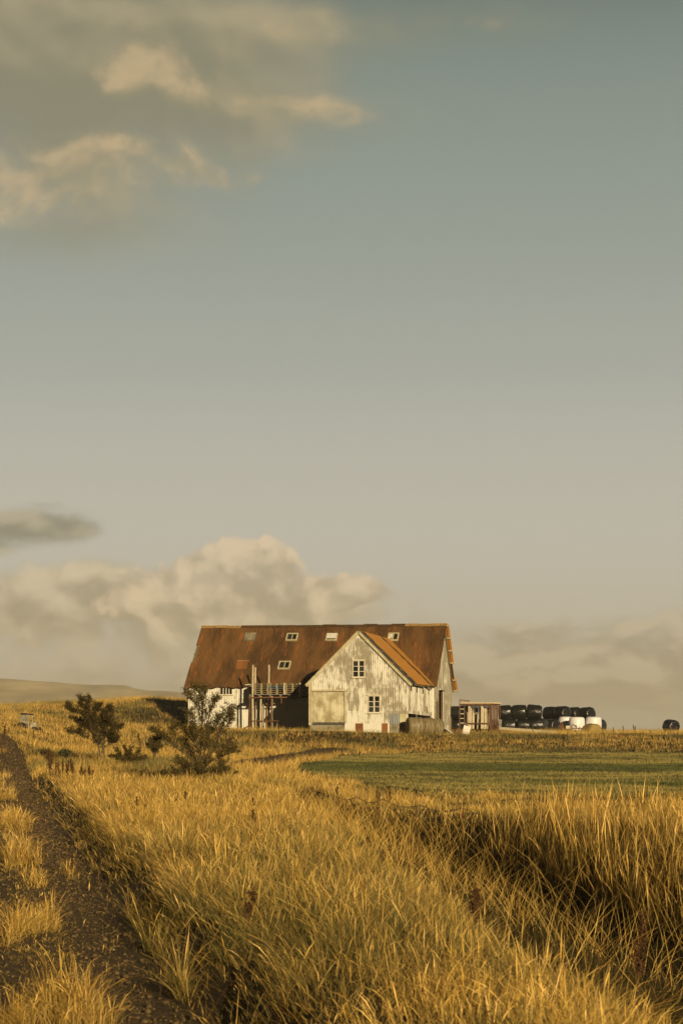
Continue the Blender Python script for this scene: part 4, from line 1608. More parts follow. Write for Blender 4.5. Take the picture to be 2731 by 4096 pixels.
def build_shrubs():
    limbs = [
        (c6([(925, 1720), (925, 1500), (945, 1100), (965, 800), (965, 560), (980, 360), (930, 220), (870, 130)]), .055, .15),
        (c6([(965, 640), (900, 420), (830, 300), (790, 220)]), .02, -.6),
        (c6([(975, 420), (1010, 250), (1000, 150)]), .015, .5),
        (c6([(950, 900), (1050, 740), (1110, 520), (1150, 380), (1210, 310)]), .028, -.7),
        (c6([(935, 1450), (1060, 1230), (1180, 1080), (1240, 880), (1300, 680), (1350, 540), (1430, 450)]), .035, .6),
        (c6([(1270, 800), (1390, 680), (1450, 560)]), .018, -.5),
        (c6([(930, 1420), (780, 1200), (600, 1080), (430, 960), (300, 860), (215, 800)]), .035, -.5),
        (c6([(600, 1080), (500, 900), (330, 900), (260, 930)]), .015, .7),
        (c6([(935, 1150), (820, 950), (700, 800), (590, 720), (520, 760)]), .025, .8),
        (c6([(940, 1050), (860, 820), (800, 620), (780, 520)]), .022, -1.0),
        (c6([(940, 1500), (1100, 1300), (1280, 1200), (1420, 1120), (1460, 1130)]), .025, -.9),
        (c6([(935, 1550), (800, 1380), (640, 1300), (600, 1320)]), .022, .9),
        (c6([(930, 1600), (1080, 1480), (1220, 1400), (1300, 1330)]), .018, .5),
        (c6([(1060, 1230), (1090, 1000), (1070, 850), (1130, 800)]), .02, 1.0),
        (c6([(945, 1200), (900, 1000), (870, 900), (840, 760)]), .02, -1.2),
        (c6([(930, 1650), (840, 1550), (720, 1480), (640, 1440)]), .018, -.4),
        (c6([(930, 1660), (1100, 1540), (1280, 1480), (1350, 1440)]), .016, -.6),
        (c6([(930, 1660), (760, 1570), (600, 1500), (520, 1480)]), .016, .6),
        (c6([(930, 1600), (1000, 1400), (1040, 1300)]), .016, .8),
        (c6([(925, 1600), (850, 1420), (770, 1330)]), .016, -.8),
        (c6([(935, 1620), (960, 1480), (990, 1420)]), .012, -.9),
        (c6([(925, 1640), (880, 1520), (850, 1460)]), .012, -.5),
        (c6([(935, 1300), (840, 1150), (740, 1050), (660, 960)]), .022, .3),
        (c6([(940, 1350), (1020, 1120), (1060, 980)]), .02, -.6),
        (c6([(940, 1500), (860, 1300), (800, 1200)]), .02, .7),
        (c6([(1100, 1300), (1220, 1180), (1340, 1060), (1380, 1000)]), .016, .4),
        (c6([(1240, 880), (1200, 720), (1210, 620)]), .014, .2),
    ]
    shrub('willow_shrub', 796, 66, limbs, .55, .046, 32000, .52, 'tall airy shrub with small dark leaves before the white barn wall', (.080, .063, .019), 3)
    limbs = [
        (c7([(778, 1380), (770, 1200), (740, 950), (660, 760), (560, 600), (450, 430), (380, 330), (360, 220)]), .05, .2),
        (c7([(700, 1200), (680, 1050), (640, 900), (600, 700), (590, 500), (640, 380), (690, 330)]), .04, -.5),
        (c7([(740, 950), (760, 760), (790, 560), (830, 440), (850, 390)]), .035, .6),
        (c7([(450, 450), (460, 320), (470, 230)]), .02, .6),
        (c7([(560, 600), (400, 470), (250, 420), (170, 380)]), .025, -.7),
        (c7([(640, 850), (480, 720), (340, 650), (230, 560)]), .025, .8),
        (c7([(640, 950), (450, 860), (330, 780), (220, 790)]), .022, -.6),
        (c7([(745, 900), (880, 760), (960, 700), (1010, 710)]), .025, .8),
        (c7([(750, 980), (880, 900), (950, 860), (960, 790)]), .022, -.8),
        (c7([(700, 1000), (800, 800), (860, 620), (880, 560)]), .025, -.9),
        (c7([(690, 900), (690, 700), (700, 540), (720, 420)]), .025, .9),
        (c7([(690, 1000), (600, 820), (520, 640), (500, 500)]), .025, -1.0),
        (c7([(770, 1050), (870, 1000), (920, 950), (950, 900)]), .02, .3),
    ]
    shrub('willow_shrub', 418, 90, limbs, .7, .056, 25000, .54, 'dense dark shrub with pale forked stems standing left of the airy one', (.040, .031, .010), 5)
    low = lambda cx, cy, w, h: [([(cx, cy), (cx + w * a * .5, cy - h * .5), (cx + w * a, cy - h * b)], .015, d) for a, b, d in
                                ((-1, .6, .5), (-.6, .9, -.6), (-.2, 1, .3), (.2, .95, -.5), (.6, .85, .7), (1, .55, -.3), (0, .7, 1), (-.4, .5, -1), (.5, .5, -1))]
    shrub('low_shrub', 895, 65, low(890, 3190, 80, 110), .5, .044, 4200, .22, 'low leafy bush at the right foot of the airy shrub', (.058, .046, .014), 7, dz=0)
    shrub('low_shrub', 705, 67, low(715, 3180, 80, 90), .5, .044, 3600, .2, 'low leafy bush at the left foot of the airy shrub', (.058, .046, .014), 8)
    shrub('low_shrub', 510, 86, low(510, 3085, 70, 95), .6, .055, 5500, .26, 'low dark bush at the right foot of the dense shrub', (.058, .046, .014), 9)
    shrub('low_shrub', 618, 92, low(618, 3030, 28, 75), .5, .06, 3200, .24, 'narrow dark bush in the hollow between the two tall shrubs', (.058, .046, .014), 10)
    shrub('low_shrub', 262, 82, low(262, 3035, 22, 35), .3, .06, 700, .16, 'tiny dark green bush left of the dense shrub', (.045, .055, .02), 12)


build_shrubs()


# ------------------------------------------------------------------ dock stalks
def build_docks():
    def proto(seed, n=420):
        rnd = random.Random(seed)
        st = MB()
        pts = [Vector((.03 * math.sin(t * 3 + seed), .02 * math.sin(t * 2), t)) for t in np.linspace(0, 1, 8)]
        st.tube(pts, [.008 - .006 * k / 8 for k in range(8)], 5)
        sd = MB()
        br = []
        for k in range(9):
            t = .42 + .055 * k
            a = rnd.uniform(0, 6.28)
            ln = .17 * (1 - (t - .42) * 1.2)
            b = Vector((.03 * math.sin(t * 3 + seed), .02 * math.sin(t * 2), t))
            br.append((b, b + Vector((math.cos(a) * ln * .35, math.sin(a) * ln * .35, ln))))
        br += [(Vector((0, 0, .45)) + pts[3] * 0, pts[-1])] * 3
        for _ in range(n):
            a, b = rnd.choice(br)
            p = a.lerp(b, rnd.random()) + Vector((rnd.gauss(0, 1), rnd.gauss(0, 1), rnd.gauss(0, 1))) * .010
            s = rnd.uniform(.008, .018)
            e = [Vector((rnd.gauss(0, 1), rnd.gauss(0, 1), rnd.gauss(0, 1))).normalized() * s for _ in range(3)]
            sd.add([p + e[0], p + e[1], p + e[2], p - (e[0] + e[1]) * .5], [(0, 1, 2), (0, 2, 3), (1, 3, 2), (0, 3, 1)])
        root = empty('dock_plant')
        st.build('stem', M['seed_brown'], root)
        sd.build('seed_head', M['seed_brown'], root)
        return root
    protos = [proto(1), proto(2), proto(3)]
    used = set()
    D = [(545, 3222, 40, 'brown dock stalk left of the taller stalk on the verge beside the track'), (745, 3162, 43, 'tall brown dock stalk standing below the airy shrub'), (1012, 3222, 38, 'brown dock stalk on the verge before the pale fence posts'),
         (1011, 3548, 15.6, 'large dark dock stalk low in the left foreground grass'), (1902, 3535, 15.6, 'rusty dock stalk in the middle foreground grass near the dark ditch'), (2560, 3660, 14.8, 'big rusty dock stalk at the right foreground below the ditch'),
         (1010, 3330, 33, 'faint brown dock stalk behind the verge grass under the fence'), (1480, 3350, 31, 'brown dock stalk leaning over the dark ditch'),
         (1350, 3140, 56, 'brown dock stalk beside the third pale fence post'), (1510, 3158, 52, 'short dock stalk between the two palest fence posts'), (1516, 3165, 51, None), (1556, 3150, 52, None), (1562, 3160, 51.5, None), (1548, 3152, 52.5, None)]
    left = [(228, 3045), (236, 3052), (252, 3040), (266, 3047), (274, 3038), (283, 3030), (290, 3050), (322, 3062), (331, 3068), (344, 3072), (352, 3060), (358, 3070), (374, 3080), (205, 3010), (198, 2990)]
    for x, y in left: D.append((x, y, random.uniform(62, 66), 'L'))
    far = [(2490, 2902), (2533, 2899), (2540, 2903), (2455, 2908), (2410, 2925), (2130, 2912), (2300, 2918), (2600, 2925), (2660, 2915)]
    for x, y in far: D.append((x, y, random.uniform(142, 147), 'F'))
    for x, y in [(130, 2920), (700, 3000), (560, 2930), (470, 2900), (15, 2895)]: D.append((x, y, random.uniform(98, 106), 'M'))
    for i, (px, ty, Y, lb) in enumerate(D):
        p = protos[i % 3]
        o = p if i < 3 else copy_tree(p)
        g = at(px, Y)
        top = xpt(px, ty, Y).z - g.z
        top = max(.35, min(top, 1.6))
        o.location = g
        o.scale = (max(.75, top * .95) * (1.5 if Y < 17 else 1.1 if Y < 60 else 1.5),) * 2 + (top,)
        o.rotation_euler = (random.uniform(-.06, .06), random.uniform(-.06, .06), random.uniform(0, 6.28))
        if lb == 'L': tag(o, 'rust brown dock stalk in the clump along the grassy track edge', 'dock plant', 'dock stalks clumped along the track')
        elif lb == 'F': tag(o, 'thin brown dock stalk on the bank crest by the bales', 'dock plant', 'dock stalks on the bank crest')
        elif lb == 'M': tag(o, 'brown dock stalk scattered on the golden rise left of the barn', 'dock plant', 'dock stalks on the rise')
        elif lb is None: tag(o, 'brown dock stalk in the small cluster right of the wire fence posts', 'dock plant', 'dock stalks by the fence')
        else: tag(o, lb, 'dock plant')


build_docks()

# ------------------------------------------------------------------ grass
GOLD, PALE, OLIVE, GREEN, BROWN = (np.array(c) for c in ((.52, .315, .055), (.82, .57, .17), (.21, .19, .06), (.085, .11, .045), (.19, .095, .03)))
FIELDG, FIELDO = np.array((.10, .115, .036)), np.array((.34, .28, .09))


def blade_mesh(name, x, y, h, w, lean, ldir, curve, col, segs, head=None, label=None):
    n = len(x)
    z = height(x, y) - .02
    yaw = RNG.uniform(0, 2 * np.pi, n)
    fx, fy = np.cos(yaw), np.sin(yaw)
    ts = np.linspace(0, 1, segs + 1)
    rows = []
    for k, t in enumerate(ts):
        bend = lean * t + curve * t * t
        cx = x + np.cos(ldir) * bend * h
        cy = y + np.sin(ldir) * bend * h
        cz = z + h * t * (1 - .28 * np.clip(bend, 0, 1.6) * t)
        if k == segs:
            rows.append(np.stack([cx, cy, cz], -1)[:, None])
        else:
            if head is None:
                wk = w * (1 - .75 * t)
            else:
                wk = np.where(head, w * (.45 if t < .6 else 1.9), w * (1 - .75 * t))
            a = np.stack([cx - fx * wk, cy - fy * wk, cz], -1)
            b = np.stack([cx + fx * wk, cy + fy * wk, cz], -1)
            rows.append(np.stack([a, b], 1))
    V = np.concatenate(rows, 1)
    nv = 2 * segs + 1
    base = (np.arange(n) * nv)[:, None]
    tri = []
    for k in range(segs - 1):
        a = 2 * k
        tri += [[a, a + 1, a + 3], [a, a + 3, a + 2]]
    a = 2 * (segs - 1)
    tri.append([a, a + 1, a + 2])
    T = (base[:, None, :] + np.array(tri)[None]).reshape(-1, 3)
    o = np_mesh(name, V.reshape(-1, 3), T, M['grass'], np.repeat(col, nv, 0))
    return tag(o, kind='stuff')


def sample(n, y0, y1, per, rad, umax=.20):
    """blades grouped in tufts: positions, outward direction, distance from the tuft's heart, tuft randoms"""
    nt = n // per
    ty = np.sqrt(RNG.uniform(y0**2, y1**2, nt))
    tx = RNG.uniform(-umax, umax, nt) * ty
    tr = RNG.random((nt, 3))
    i = np.repeat(np.arange(nt), per)
    sz = rad * (.5 + tr[i, 0])
    a = RNG.uniform(0, 2 * np.pi, nt * per)
    q = np.abs(RNG.normal(0, .6, nt * per))
    return tx[i] + np.cos(a) * q * sz, ty[i] + np.sin(a) * q * sz * 1.3, a, q, tr[i]


_L = road_line(200)


def road_dist(x, y):
    d = np.full(x.shape, 1e9)
    m = (y > 95) & (y < 140)
    if m.any():
        p = np.stack([x[m], y[m]], -1)
        dd = np.full(len(p), 1e9)
        for c in _L[::4]:
            dd = np.minimum(dd, np.hypot(p[:, 0] - c[0], p[:, 1] - c[1]))
        d[m] = dd
    return d


def in_barn(x, y):
    dx, dy = x - BX, y - BY
    u, v = CT * dx - ST * dy, ST * dx + CT * dy
    return ((u > -.1) & (u < L + .1) & (v > -.15) & (v < W + .1)) | ((u > WU0 - .1) & (u < WU1B + .2) & (v > -PW - .15) & (v < 0)) | ((u > 4.0) & (u < WU0) & (v > -3.3) & (v < 0))


def lerp(a, b, t): return a[None] * (1 - t[:, None]) + b[None] * t[:, None]


def grass_band(n, y0, y1, wmul, segs, per, rad):
    x, y, oa, oq, tr = sample(n, y0, y1, per, rad)
    px = CX + F * x / np.maximum(y, 12)
    dR, dD = x - rut_x(y), x - ditch_x(y)
    rag = (fbm(x * .7, y * .8, 101, 3) - .5)
    dE = dD + ditch_w(y) + (fbm(x * .8, y * .45, 191, 3) - .5) * 2.6
    big = fbm(x * .35, y * .22, 3)
    med = fbm(x * 1.3, y * .9, 8)
    r = RNG.random
    N = len(x)
    th, tc, tg = tr[:, 0], tr[:, 1], tr[:, 2]
    # within a tuft a few blades stand tall, most stay low
    vary = .34 + .72 * r(N) ** 1.5
    w = np.full(N, .0018)
    lean = np.abs(RNG.normal(.04, .16, N)) + .14 * np.clip(oq, 0, 1.6)
    curve = RNG.uniform(0, 1.0, N) ** 2 * 1.1
    ldir = oa + RNG.normal(0, 1.1, N)
    bent = r(N) < .22
    lean = np.where(bent, np.abs(RNG.normal(.55, .3, N)), lean)
    keep = r(N) < np.clip(.18 + 1.1 * fbm(x * 2.6, y * 1.8, 55, 2), 0, 1)
    trackish = y < 128
    fj = 9 * (fbm(x * .35, y * .16, 171) - .5)
    fieldz = (px > 1172 + 14 * fj) & (y > field_near(px) - 1.5 + fj) & (y < field_far(px) + 1 + fj)
    near_f = y < field_near(np.maximum(px, 1172))
    # --- default meadow (left rise, bank)
    h = (.24 + .36 * med + .22 * th) * vary
    green = (big - .50) * 3.4 + (med - .5) * 1.0 + .08 + (tg - .5) * .35
    hol = np.exp(-((px - 610) / 130) ** 2 - ((y - 88) / 14) ** 2)
    green = green + hol * .9
    h = h * (1 - .25 * hol)
    green = green + (px < 1150) * (y > 64) * 1.6 * np.clip(fbm(x * .22, y * .09, 151, 2) - .52, 0, 1) * 2
    # --- bank below the barn: greener foot
    bank = (y > 116) & (px > 1150)
    green = np.where(bank, green + .55 * (1 - sst(y, 123, 136)) + .12, green)
    h = np.where(bank, h * (.55 + .7 * fbm(x * .5, y * .3, 91)), h)
    # --- greener band beside the barn's shadow
    gb = sst(px, 420, 470) * (1 - sst(px, 600, 640)) * sst(y, 156, 160) * (1 - sst(y, 166, 171))
    green = green + gb * .7
    # --- verge
    verge = (y < 74) & (dR > .45) & (dE < 0)
    vh = (.03 + .30 * med + .10 * big + .24 * th) * vary * (.6 + .4 * sst(dR, .45, 1.0)) * (1 - .3 * sst(dE, -1.2, 0) * (y < 62))
    h = np.where(verge, vh, h)
    green = np.where(verge, (big - .40) * 2.6 + (med - .5) * 1.6 + .46 - .62 * sst(y, 22, 44) + (tg - .5) * .9, green)
    edge = verge & (dR < 1.3 + rag)
    ldir = np.where(edge & (r(N) < .5), np.pi + RNG.normal(0, .9, N), ldir)
    lean = np.where(edge, lean + .25, lean)
    face = verge & (dR < .86 + rag * .7)
    h = np.where(face, h * .72, h)
    keep &= ~(face & (r(N) > .75))
    green = np.where(face, .6, green)
    hollow = verge & (dR < 1.45) & (y < 17.5) & (r(N) > .32 + .4 * sst(y, 14.5, 17.5))
    keep &= ~hollow  # blades thinned to a bare dark patch that stands in for verge shade
    # --- ditch
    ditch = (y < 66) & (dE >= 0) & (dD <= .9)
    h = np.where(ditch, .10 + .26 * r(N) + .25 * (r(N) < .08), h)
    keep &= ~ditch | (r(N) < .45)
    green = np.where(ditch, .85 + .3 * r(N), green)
    # --- tall dry stand
    tend = np.interp(px, [1150, 1350, 1500, 2000, 2731, 3300], [64, 52, 46, 39, 34.5, 33]) + 5 * (fbm(x * .6, y * .4, 131) - .5)
    rough = (dD > .9) & near_f & (y < 90) & (y > tend)
    tall = (dD > .9) & near_f & (y <= tend)
    h = np.where(tall, (.50 + .40 * med + .15 * th) * (.45 + .62 * r(N)), h)
    rp = fbm(x * .55, y * .22, 137)
    rl = sst(px, 1250, 1600)
    h = np.where(rough, (.10 + .12 * med + .9 * np.clip(rp - .56, 0, 1) + .25 * (1 - rl)) * vary, h)
    green = np.where(rough, .75 * rl - 4 * np.clip(rp - .56, 0, 1), green)
    green = np.where(tall, (big - .62) * 2 + .02 + .3 * (r(N) < .2), green)
    lean = np.where(tall & ~bent, np.abs(RNG.normal(.06, .08, N)) + .08 * oq, np.where(tall, lean * .7, lean))
    curve = np.where(tall, RNG.uniform(0, .25, N), curve)
    w = np.where(tall, .0019, w)
    keep &= ~tall | (r(N) < np.clip(.02 + fbm(x * 3.0, y * 2.0, 77, 2) * .75, 0, 1))
    low_t = tall & (r(N) < .30)
    h = np.where(low_t, h * .45, h)
    green = np.where(low_t, .6, green)
    # --- track
    wob = .05 * np.sin(y * 1.7) + .04 * np.sin(y * 4.1) + .45 * rag
    ruts = trackish & (dR > -.34 - wob * .6) & (dR < .45 + wob * .4)
    keep &= ~(ruts & (r(N) > .02 + .05 * (dR > .25)))
    rut2 = trackish & (np.abs(dR + 1.12) < .30 + wob * .5)
    keep &= ~(rut2 & (r(N) > .08 + .45 * fbm(x * 2, y, 66, 2)))
    h = np.where(ruts | rut2, .05 + .09 * r(N), h)
    lean = np.where(rut2, lean + .5, lean)
    strip_ = trackish & (dR <= -.34 - wob * .6) & (dR >= -.90 + wob * .5)
    tuft = fbm(x * 1.1, y * .42, 23, 2)
    tf = np.clip((tuft - .50) * 5, 0, 1)
    h = np.where(strip_, (.09 + .40 * tf) * (.45 + .7 * r(N)), h)
    keep &= ~(strip_ & (r(N) > .50 + .5 * tf))
    green = np.where(strip_, .7 - tf, green)
    leftb = trackish & (dR < -1.45) & (y < 95)
    h = np.where(leftb, (.26 + .22 * med) * vary * (.25 + .75 * sst(-dR, 1.45, 2.1)), h)
    green = np.where(leftb, .05 + (med - .5), green)
    # one big tuft on the strip in front and a few on the right edge of the rut
    for (tx, ty, trd, hh) in TUFTS:
        q = np.hypot(x - tx, (y - ty) * .6) / trd
        inn = (q < 1) & (r(N) < .9)
        h = np.where(inn, hh * (.55 + .6 * r(N)) * (1 - .45 * q), h)
        green = np.where(inn, -.3 + .5 * q, green)
        keep |= inn
    # --- elsewhere
    keep &= ~fieldz & ~in_barn(x, y)
    keep &= ~((road_dist(x, y) < 1.25) & (r(N) > .03))
    # --- seed heads
    head = keep & (r(N) < np.where(verge, .14, np.where(tall, .30, .12)))
    h = np.where(head, h * 1.2, h)
    # --- colour
    dry = np.where(tall, r(N), np.clip(.6 * r(N) + .5 * tc - .05, 0, 1))
    gold = lerp(GOLD, PALE, np.clip(dry * 1.2 - .25, 0, 1))
    grn = lerp(GREEN, OLIVE, r(N))
    isg = np.clip(np.clip(green, 0, 1) * 1.05 + (r(N) - .5) * .5, 0, 1)
    isg = np.where(head, isg * .25, isg)
    col = gold * (1 - isg[:, None]) + grn * isg[:, None]
    shade_paint = ditch | (tall & (dD < 2.4) & (r(N) < .66))  # ditch and rim of the stand, coloured dark to stand in for shade
    col[ditch] = lerp(np.array((.024, .024, .010)), np.array((.085, .065, .022)), r(int(ditch.sum())) ** 2)  # dark lush ditch growth, with shade between the stems put into its colour
    spark = (r(N) < .14) & ~ditch
    col[spark] = col[spark] * .3 + np.array([.74, .50, .18]) * (1 - .6 * isg[spark, None])  # random blades painted paler as sunlit highlights
    under = ((r(N) < np.where(y < 66, .52, np.where(y < 116, .34, .10))) | (shade_paint & ~ditch)) & ~(head & ~shade_paint)
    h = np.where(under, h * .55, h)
    col[under] *= .22  # short blades darkened in colour, as the shade in gaps between stems
    br = r(N) < .06
    col[br] = BROWN * RNG.uniform(.7, 1.4, (br.sum(), 1))
    lo_ = .5 if y1 < 70 else .72
    col *= RNG.uniform(lo_, 1.22, (N, 1)) * (1.22 - .44 * fbm(x * .9, y * .5, 211, 2))[:, None]
    weed = verge & (r(N) < .05) & ~head
    h = np.where(weed, h * .6, h); w = np.where(weed, w * 2.6, w)
    col[weed] = lerp(GREEN, OLIVE, r(int(weed.sum()))) * .9
    w = w * RNG.uniform(.45, 1.5, N) * wmul
    k = keep & (h > .03)
    return [a[k] for a in (x, y, h, w, lean, ldir, curve, col)] + [head[k]]


def tpx(px, py, z=.03):
    Y = (EYE - z) * F / (py - HZ)
    return ((px - CX) * Y / F, Y)


TUFTS = [(*tpx(285, 4060), .20, .56), (*tpx(215, 4030), .16, .46), (*tpx(370, 4085), .15, .46), (*tpx(330, 4030), .12, .50), (*tpx(120, 3500), .16, .30), (*tpx(150, 3545), .13, .22), (*tpx(268, 3478), .15, .42), (*tpx(290, 3500), .10, .30),
         (*tpx(95, 3290), .22, .34), (*tpx(205, 3690), .10, .16), (*tpx(60, 3140), .4, .25), (*tpx(40, 4090), .25, .40)]


def build_grass():
    bands = [(360000, 8.5, 21, 1.0, 4, 90, .13), (400000, 21, 38, 1.35, 3, 80, .16), (270000, 38, 66, 2.0, 3, 50, .22), (190000, 66, 112, 3.4, 2, 8, .35), (330000, 112, 205, 3.4, 2, 5, .55)]
    for (n, a, b, wm, sg, per, rad) in bands:
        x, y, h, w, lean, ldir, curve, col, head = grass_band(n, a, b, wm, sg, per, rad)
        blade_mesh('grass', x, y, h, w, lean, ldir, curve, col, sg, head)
    # long single stems crossing the ditch
    n = 3600
    y = np.sqrt(RNG.uniform(13**2, 60**2, n)); x = ditch_x(y) + RNG.normal(0, .55, n) * ditch_w(y)
    col = lerp(GOLD, PALE, RNG.random(n)) * RNG.uniform(.7, 1.15, (n, 1))
    blade_mesh('grass', x, y, RNG.uniform(.6, 1.15, n), RNG.uniform(.0016, .003, n) * (1 + y / 60), np.abs(RNG.normal(.30, .28, n)), RNG.uniform(0, 6.28, n), RNG.uniform(.1, .8, n), col, 5)
    # straw lying on the track
    n = 5200
    y = RNG.uniform(10**.7, 70**.7, n) ** (1 / .7); x = rut_x(y) + np.where(RNG.random(n) < .6, RNG.normal(-.7, .45, n), RNG.normal(0, .45, n))
    col = lerp(GOLD, PALE, RNG.random(n)) * RNG.uniform(.5, 1.0, (n, 1))
    blade_mesh('grass', x, y, RNG.uniform(.05, .14, n), RNG.uniform(.0016, .003, n) * (1 + y / 35), RNG.uniform(.8, 2.0, n), RNG.uniform(0, 6.28, n), RNG.uniform(0, .5, n), col, 2)
    # mown field
    n = 190000
    y = np.sqrt(RNG.uniform(60**2, 126**2, n)); px = RNG.uniform(1150, 3050, n); x = (px - CX) * y / F
    jit = RNG.normal(0, 2.0, n)
    k = (y > field_near(px) + jit) & (y < field_far(px) + jit)
    x, y, px = x[k], y[k], px[k]
    n = len(x)
    bandn = fbm(x * .06, y * .16, 61, 3)
    p2 = fbm(x * .5, y * .25, 71, 3)
    t = np.clip((bandn - .42) * 4.2 + (p2 - .5) * .9, 0, 1)
    t = np.clip(t + RNG.normal(0, .16, n), 0, 1)
    col = lerp(FIELDG, FIELDO, t) * RNG.uniform(.75, 1.2, (n, 1))
    hh = (.07 + .09 * p2) * RNG.uniform(.6, 1.5, n)
    blade_mesh('field_grass', x, y, hh, RNG.uniform(.006, .012, n), RNG.uniform(0, .5, n), RNG.uniform(0, 6.28, n), RNG.uniform(0, .5, n), col, 2)
    # gravel stones on the track
    n = 20000
    y = RNG.uniform(10**.6, 112**.6, n) ** (1 / .6); dR = np.where(RNG.random(n) < .7, RNG.normal(0.02, .28, n), RNG.normal(-.85, .4, n))
    x = rut_x(y) + dR
    s = RNG.gamma(1.3, .0055, n).clip(.004, .034) * (1 + y / 50)
    Vb = np.array([[1, 0, 0], [0, 1, 0], [-1, 0, 0], [0, -1, 0], [0, 0, .7], [0, 0, -.7]])
    V = Vb[None] * s[:, None, None] * RNG.uniform(.55, 1.3, (n, 6, 3))
    a = RNG.uniform(0, 6.28, n)
    ca, sa = np.cos(a)[:, None], np.sin(a)[:, None]
    V = np.stack([V[..., 0] * ca - V[..., 1] * sa, V[..., 0] * sa + V[..., 1] * ca, V[..., 2]], -1)
    V += np.stack([x, y, height(x, y) + .022 + s * .25], -1)[:, None]
    Fb = np.array([[0, 1, 4], [1, 2, 4], [2, 3, 4], [3, 0, 4], [1, 0, 5], [2, 1, 5], [3, 2, 5], [0, 3, 5]])
    T = (np.arange(n)[:, None, None] * 6 + Fb[None]).reshape(-1, 3)
    tag(np_mesh('gravel', V.reshape(-1, 3), T, M['stone']), kind='stuff')


build_grass()


# ------------------------------------------------------------------ sky and light
SUN_EL = R(13.0)
to_sun = Vector((.359, -1.083, 0)).normalized() * math.cos(SUN_EL) + Vector((0, 0, math.sin(SUN_EL)))


SKY_BACK = .07
SKY_RAMP = [(0.0, lin(184, 173, 146)), (.03, lin(190, 181, 157)), (.0785, lin(195, 189, 173)), (.14, lin(182, 181, 169)), (.176, lin(169, 172, 161)),
            (.24, lin(149, 156, 146)), (.30, lin(134, 145, 135)), (.345, lin(116, 130, 121)), (.50, lin(40, 47, 45)), (1.0, lin(16, 20, 21))]
LOW_LAYERS = [
    # thin bank along the whole horizon, streaks low on the right
    (([(2350, 2600, 900, 110, .75), (2650, 2740, 800, 130, .85), (1900, 2700, 800, 120, .75), (2050, 2520, 420, 45, .5), (900, 2740, 1500, 130, .7), (2700, 2480, 200, 40, .45)],
      [(2100, 2560, 350, 60, .3), (1800, 2620, 400, 80, .25), (2450, 2760, 260, 30, -.35), (1900, 2700, 300, 25, -.25)], lin(140, 131, 107), lin(190, 175, 145), 3.4, .15, 1.2, .7),
     dict(stretch=(1, 2.0, 1), amp=2.6, reliefd=(.03, .12), relief=2.6, puff=.5, psc=5.0, detail=8, rough=.62)),
    # soft warm body of cloud left and below the cumulus
    (([(1250, 2470, 420, 110, .8), (500, 2500, 700, 170, .9), (100, 2400, 400, 110, .75), (380, 2330, 160, 60, .6)], [(1450, 2450, 160, 60, .1), (380, 2330, 200, 60, .35), (150, 2640, 400, 90, .25)],
      lin(150, 138, 110), lin(204, 187, 154), 3.0, .20, .95, .85), dict(stretch=(1, 1.4, 1), amp=1.8, relief=1.6, puff=.6, psc=5.0, detail=8, rough=.62)),
    # cumulus tower
    (([(1045, 2190, 120, 60, 1.0), (980, 2270, 140, 80, .9), (1150, 2260, 90, 50, .7), (760, 2310, 110, 75, 1.0), (860, 2380, 260, 100, .9), (1230, 2345, 170, 60, .8), (1440, 2370, 120, 55, .75), (1330, 2430, 260, 80, .7),
       (600, 2400, 160, 80, .7), (900, 2480, 500, 110, .6)],
      [(720, 2290, 130, 70, .30), (1040, 2160, 120, 50, .5), (640, 2380, 140, 50, .30), (1000, 2260, 110, 60, .20), (1200, 2310, 140, 40, .25), (1440, 2340, 80, 30, .15)],
      lin(162, 148, 120), lin(216, 193, 158), 4.6, .36, .90, .82), dict(stretch=(1, 1.1, 1), detail=9, amp=1.7, puff=.9, psc=6.5, reliefd=(.025, .05), relief=1.6, rough=.64)),
    # grey wisp at the left edge
    (([(140, 2120, 230, 60, .9), (60, 2190, 190, 60, .8), (330, 2150, 120, 40, .6), (190, 2040, 70, 25, .4)], [], lin(122, 118, 98), lin(168, 158, 132), 3.2, .15, 1.1, .85), dict(stretch=(1, 1.6, 1), amp=2.2)),
]
TOP_LAYERS = [
    # wide soft veil
    (([(50, 150, 800, 450, .9), (700, 200, 750, 220, .65), (1500, 60, 700, 130, .4), (300, 620, 600, 260, .7), (1000, 440, 600, 170, .5), (150, 920, 460, 120, .4)],
      [(250, 60, 500, 90, .2), (1000, 60, 400, 90, .25), (50, 430, 300, 130, -.35)], lin(130, 125, 101), lin(164, 151, 120), 1.3, .0, 1.2, .92), dict(stretch=(1, 1.4, 1), amp=1.3, relief=1.6)),
    # warm lit banks
    (([(560, 290, 170, 80, .75), (760, 350, 280, 70, .65), (1080, 390, 260, 55, .5), (1400, 390, 140, 70, .62), (330, 600, 170, 75, .8), (60, 640, 260, 100, .75), (280, 720, 330, 110, .6), (730, 650, 190, 70, .8), (880, 680, 80, 40, .4),
       (1060, 670, 70, 35, .4), (100, 800, 280, 90, .5), (1000, 110, 330, 90, .35), (1250, 60, 260, 70, .3), (1850, 60, 260, 60, .28), (250, 60, 400, 120, .35)],
      [(330, 560, 190, 50, .35), (80, 620, 240, 60, .30), (740, 610, 170, 45, .35), (560, 250, 150, 60, .25), (1400, 350, 150, 50, .25), (250, 790, 400, 80, .05)],
      lin(150, 140, 111), lin(196, 170, 129), 3.0, .14, 1.12, .70), dict(stretch=(1, 1.25, 1), detail=9, amp=2.0, puff=.6, psc=5.0, reliefd=(.03, .07), relief=1.8, rough=.64)),
]


def vmath(op, a, b=None, c=None, out=0):
    n = E.nt.nodes.new('ShaderNodeVectorMath')
    n.operation = op
    for i, x in enumerate((a, b, c)):
        if x is None: continue
        if isinstance(x, E): E.nt.links.new(x.s, n.inputs[i])
        else: n.inputs[i].default_value = x
    return E(n.outputs[out])


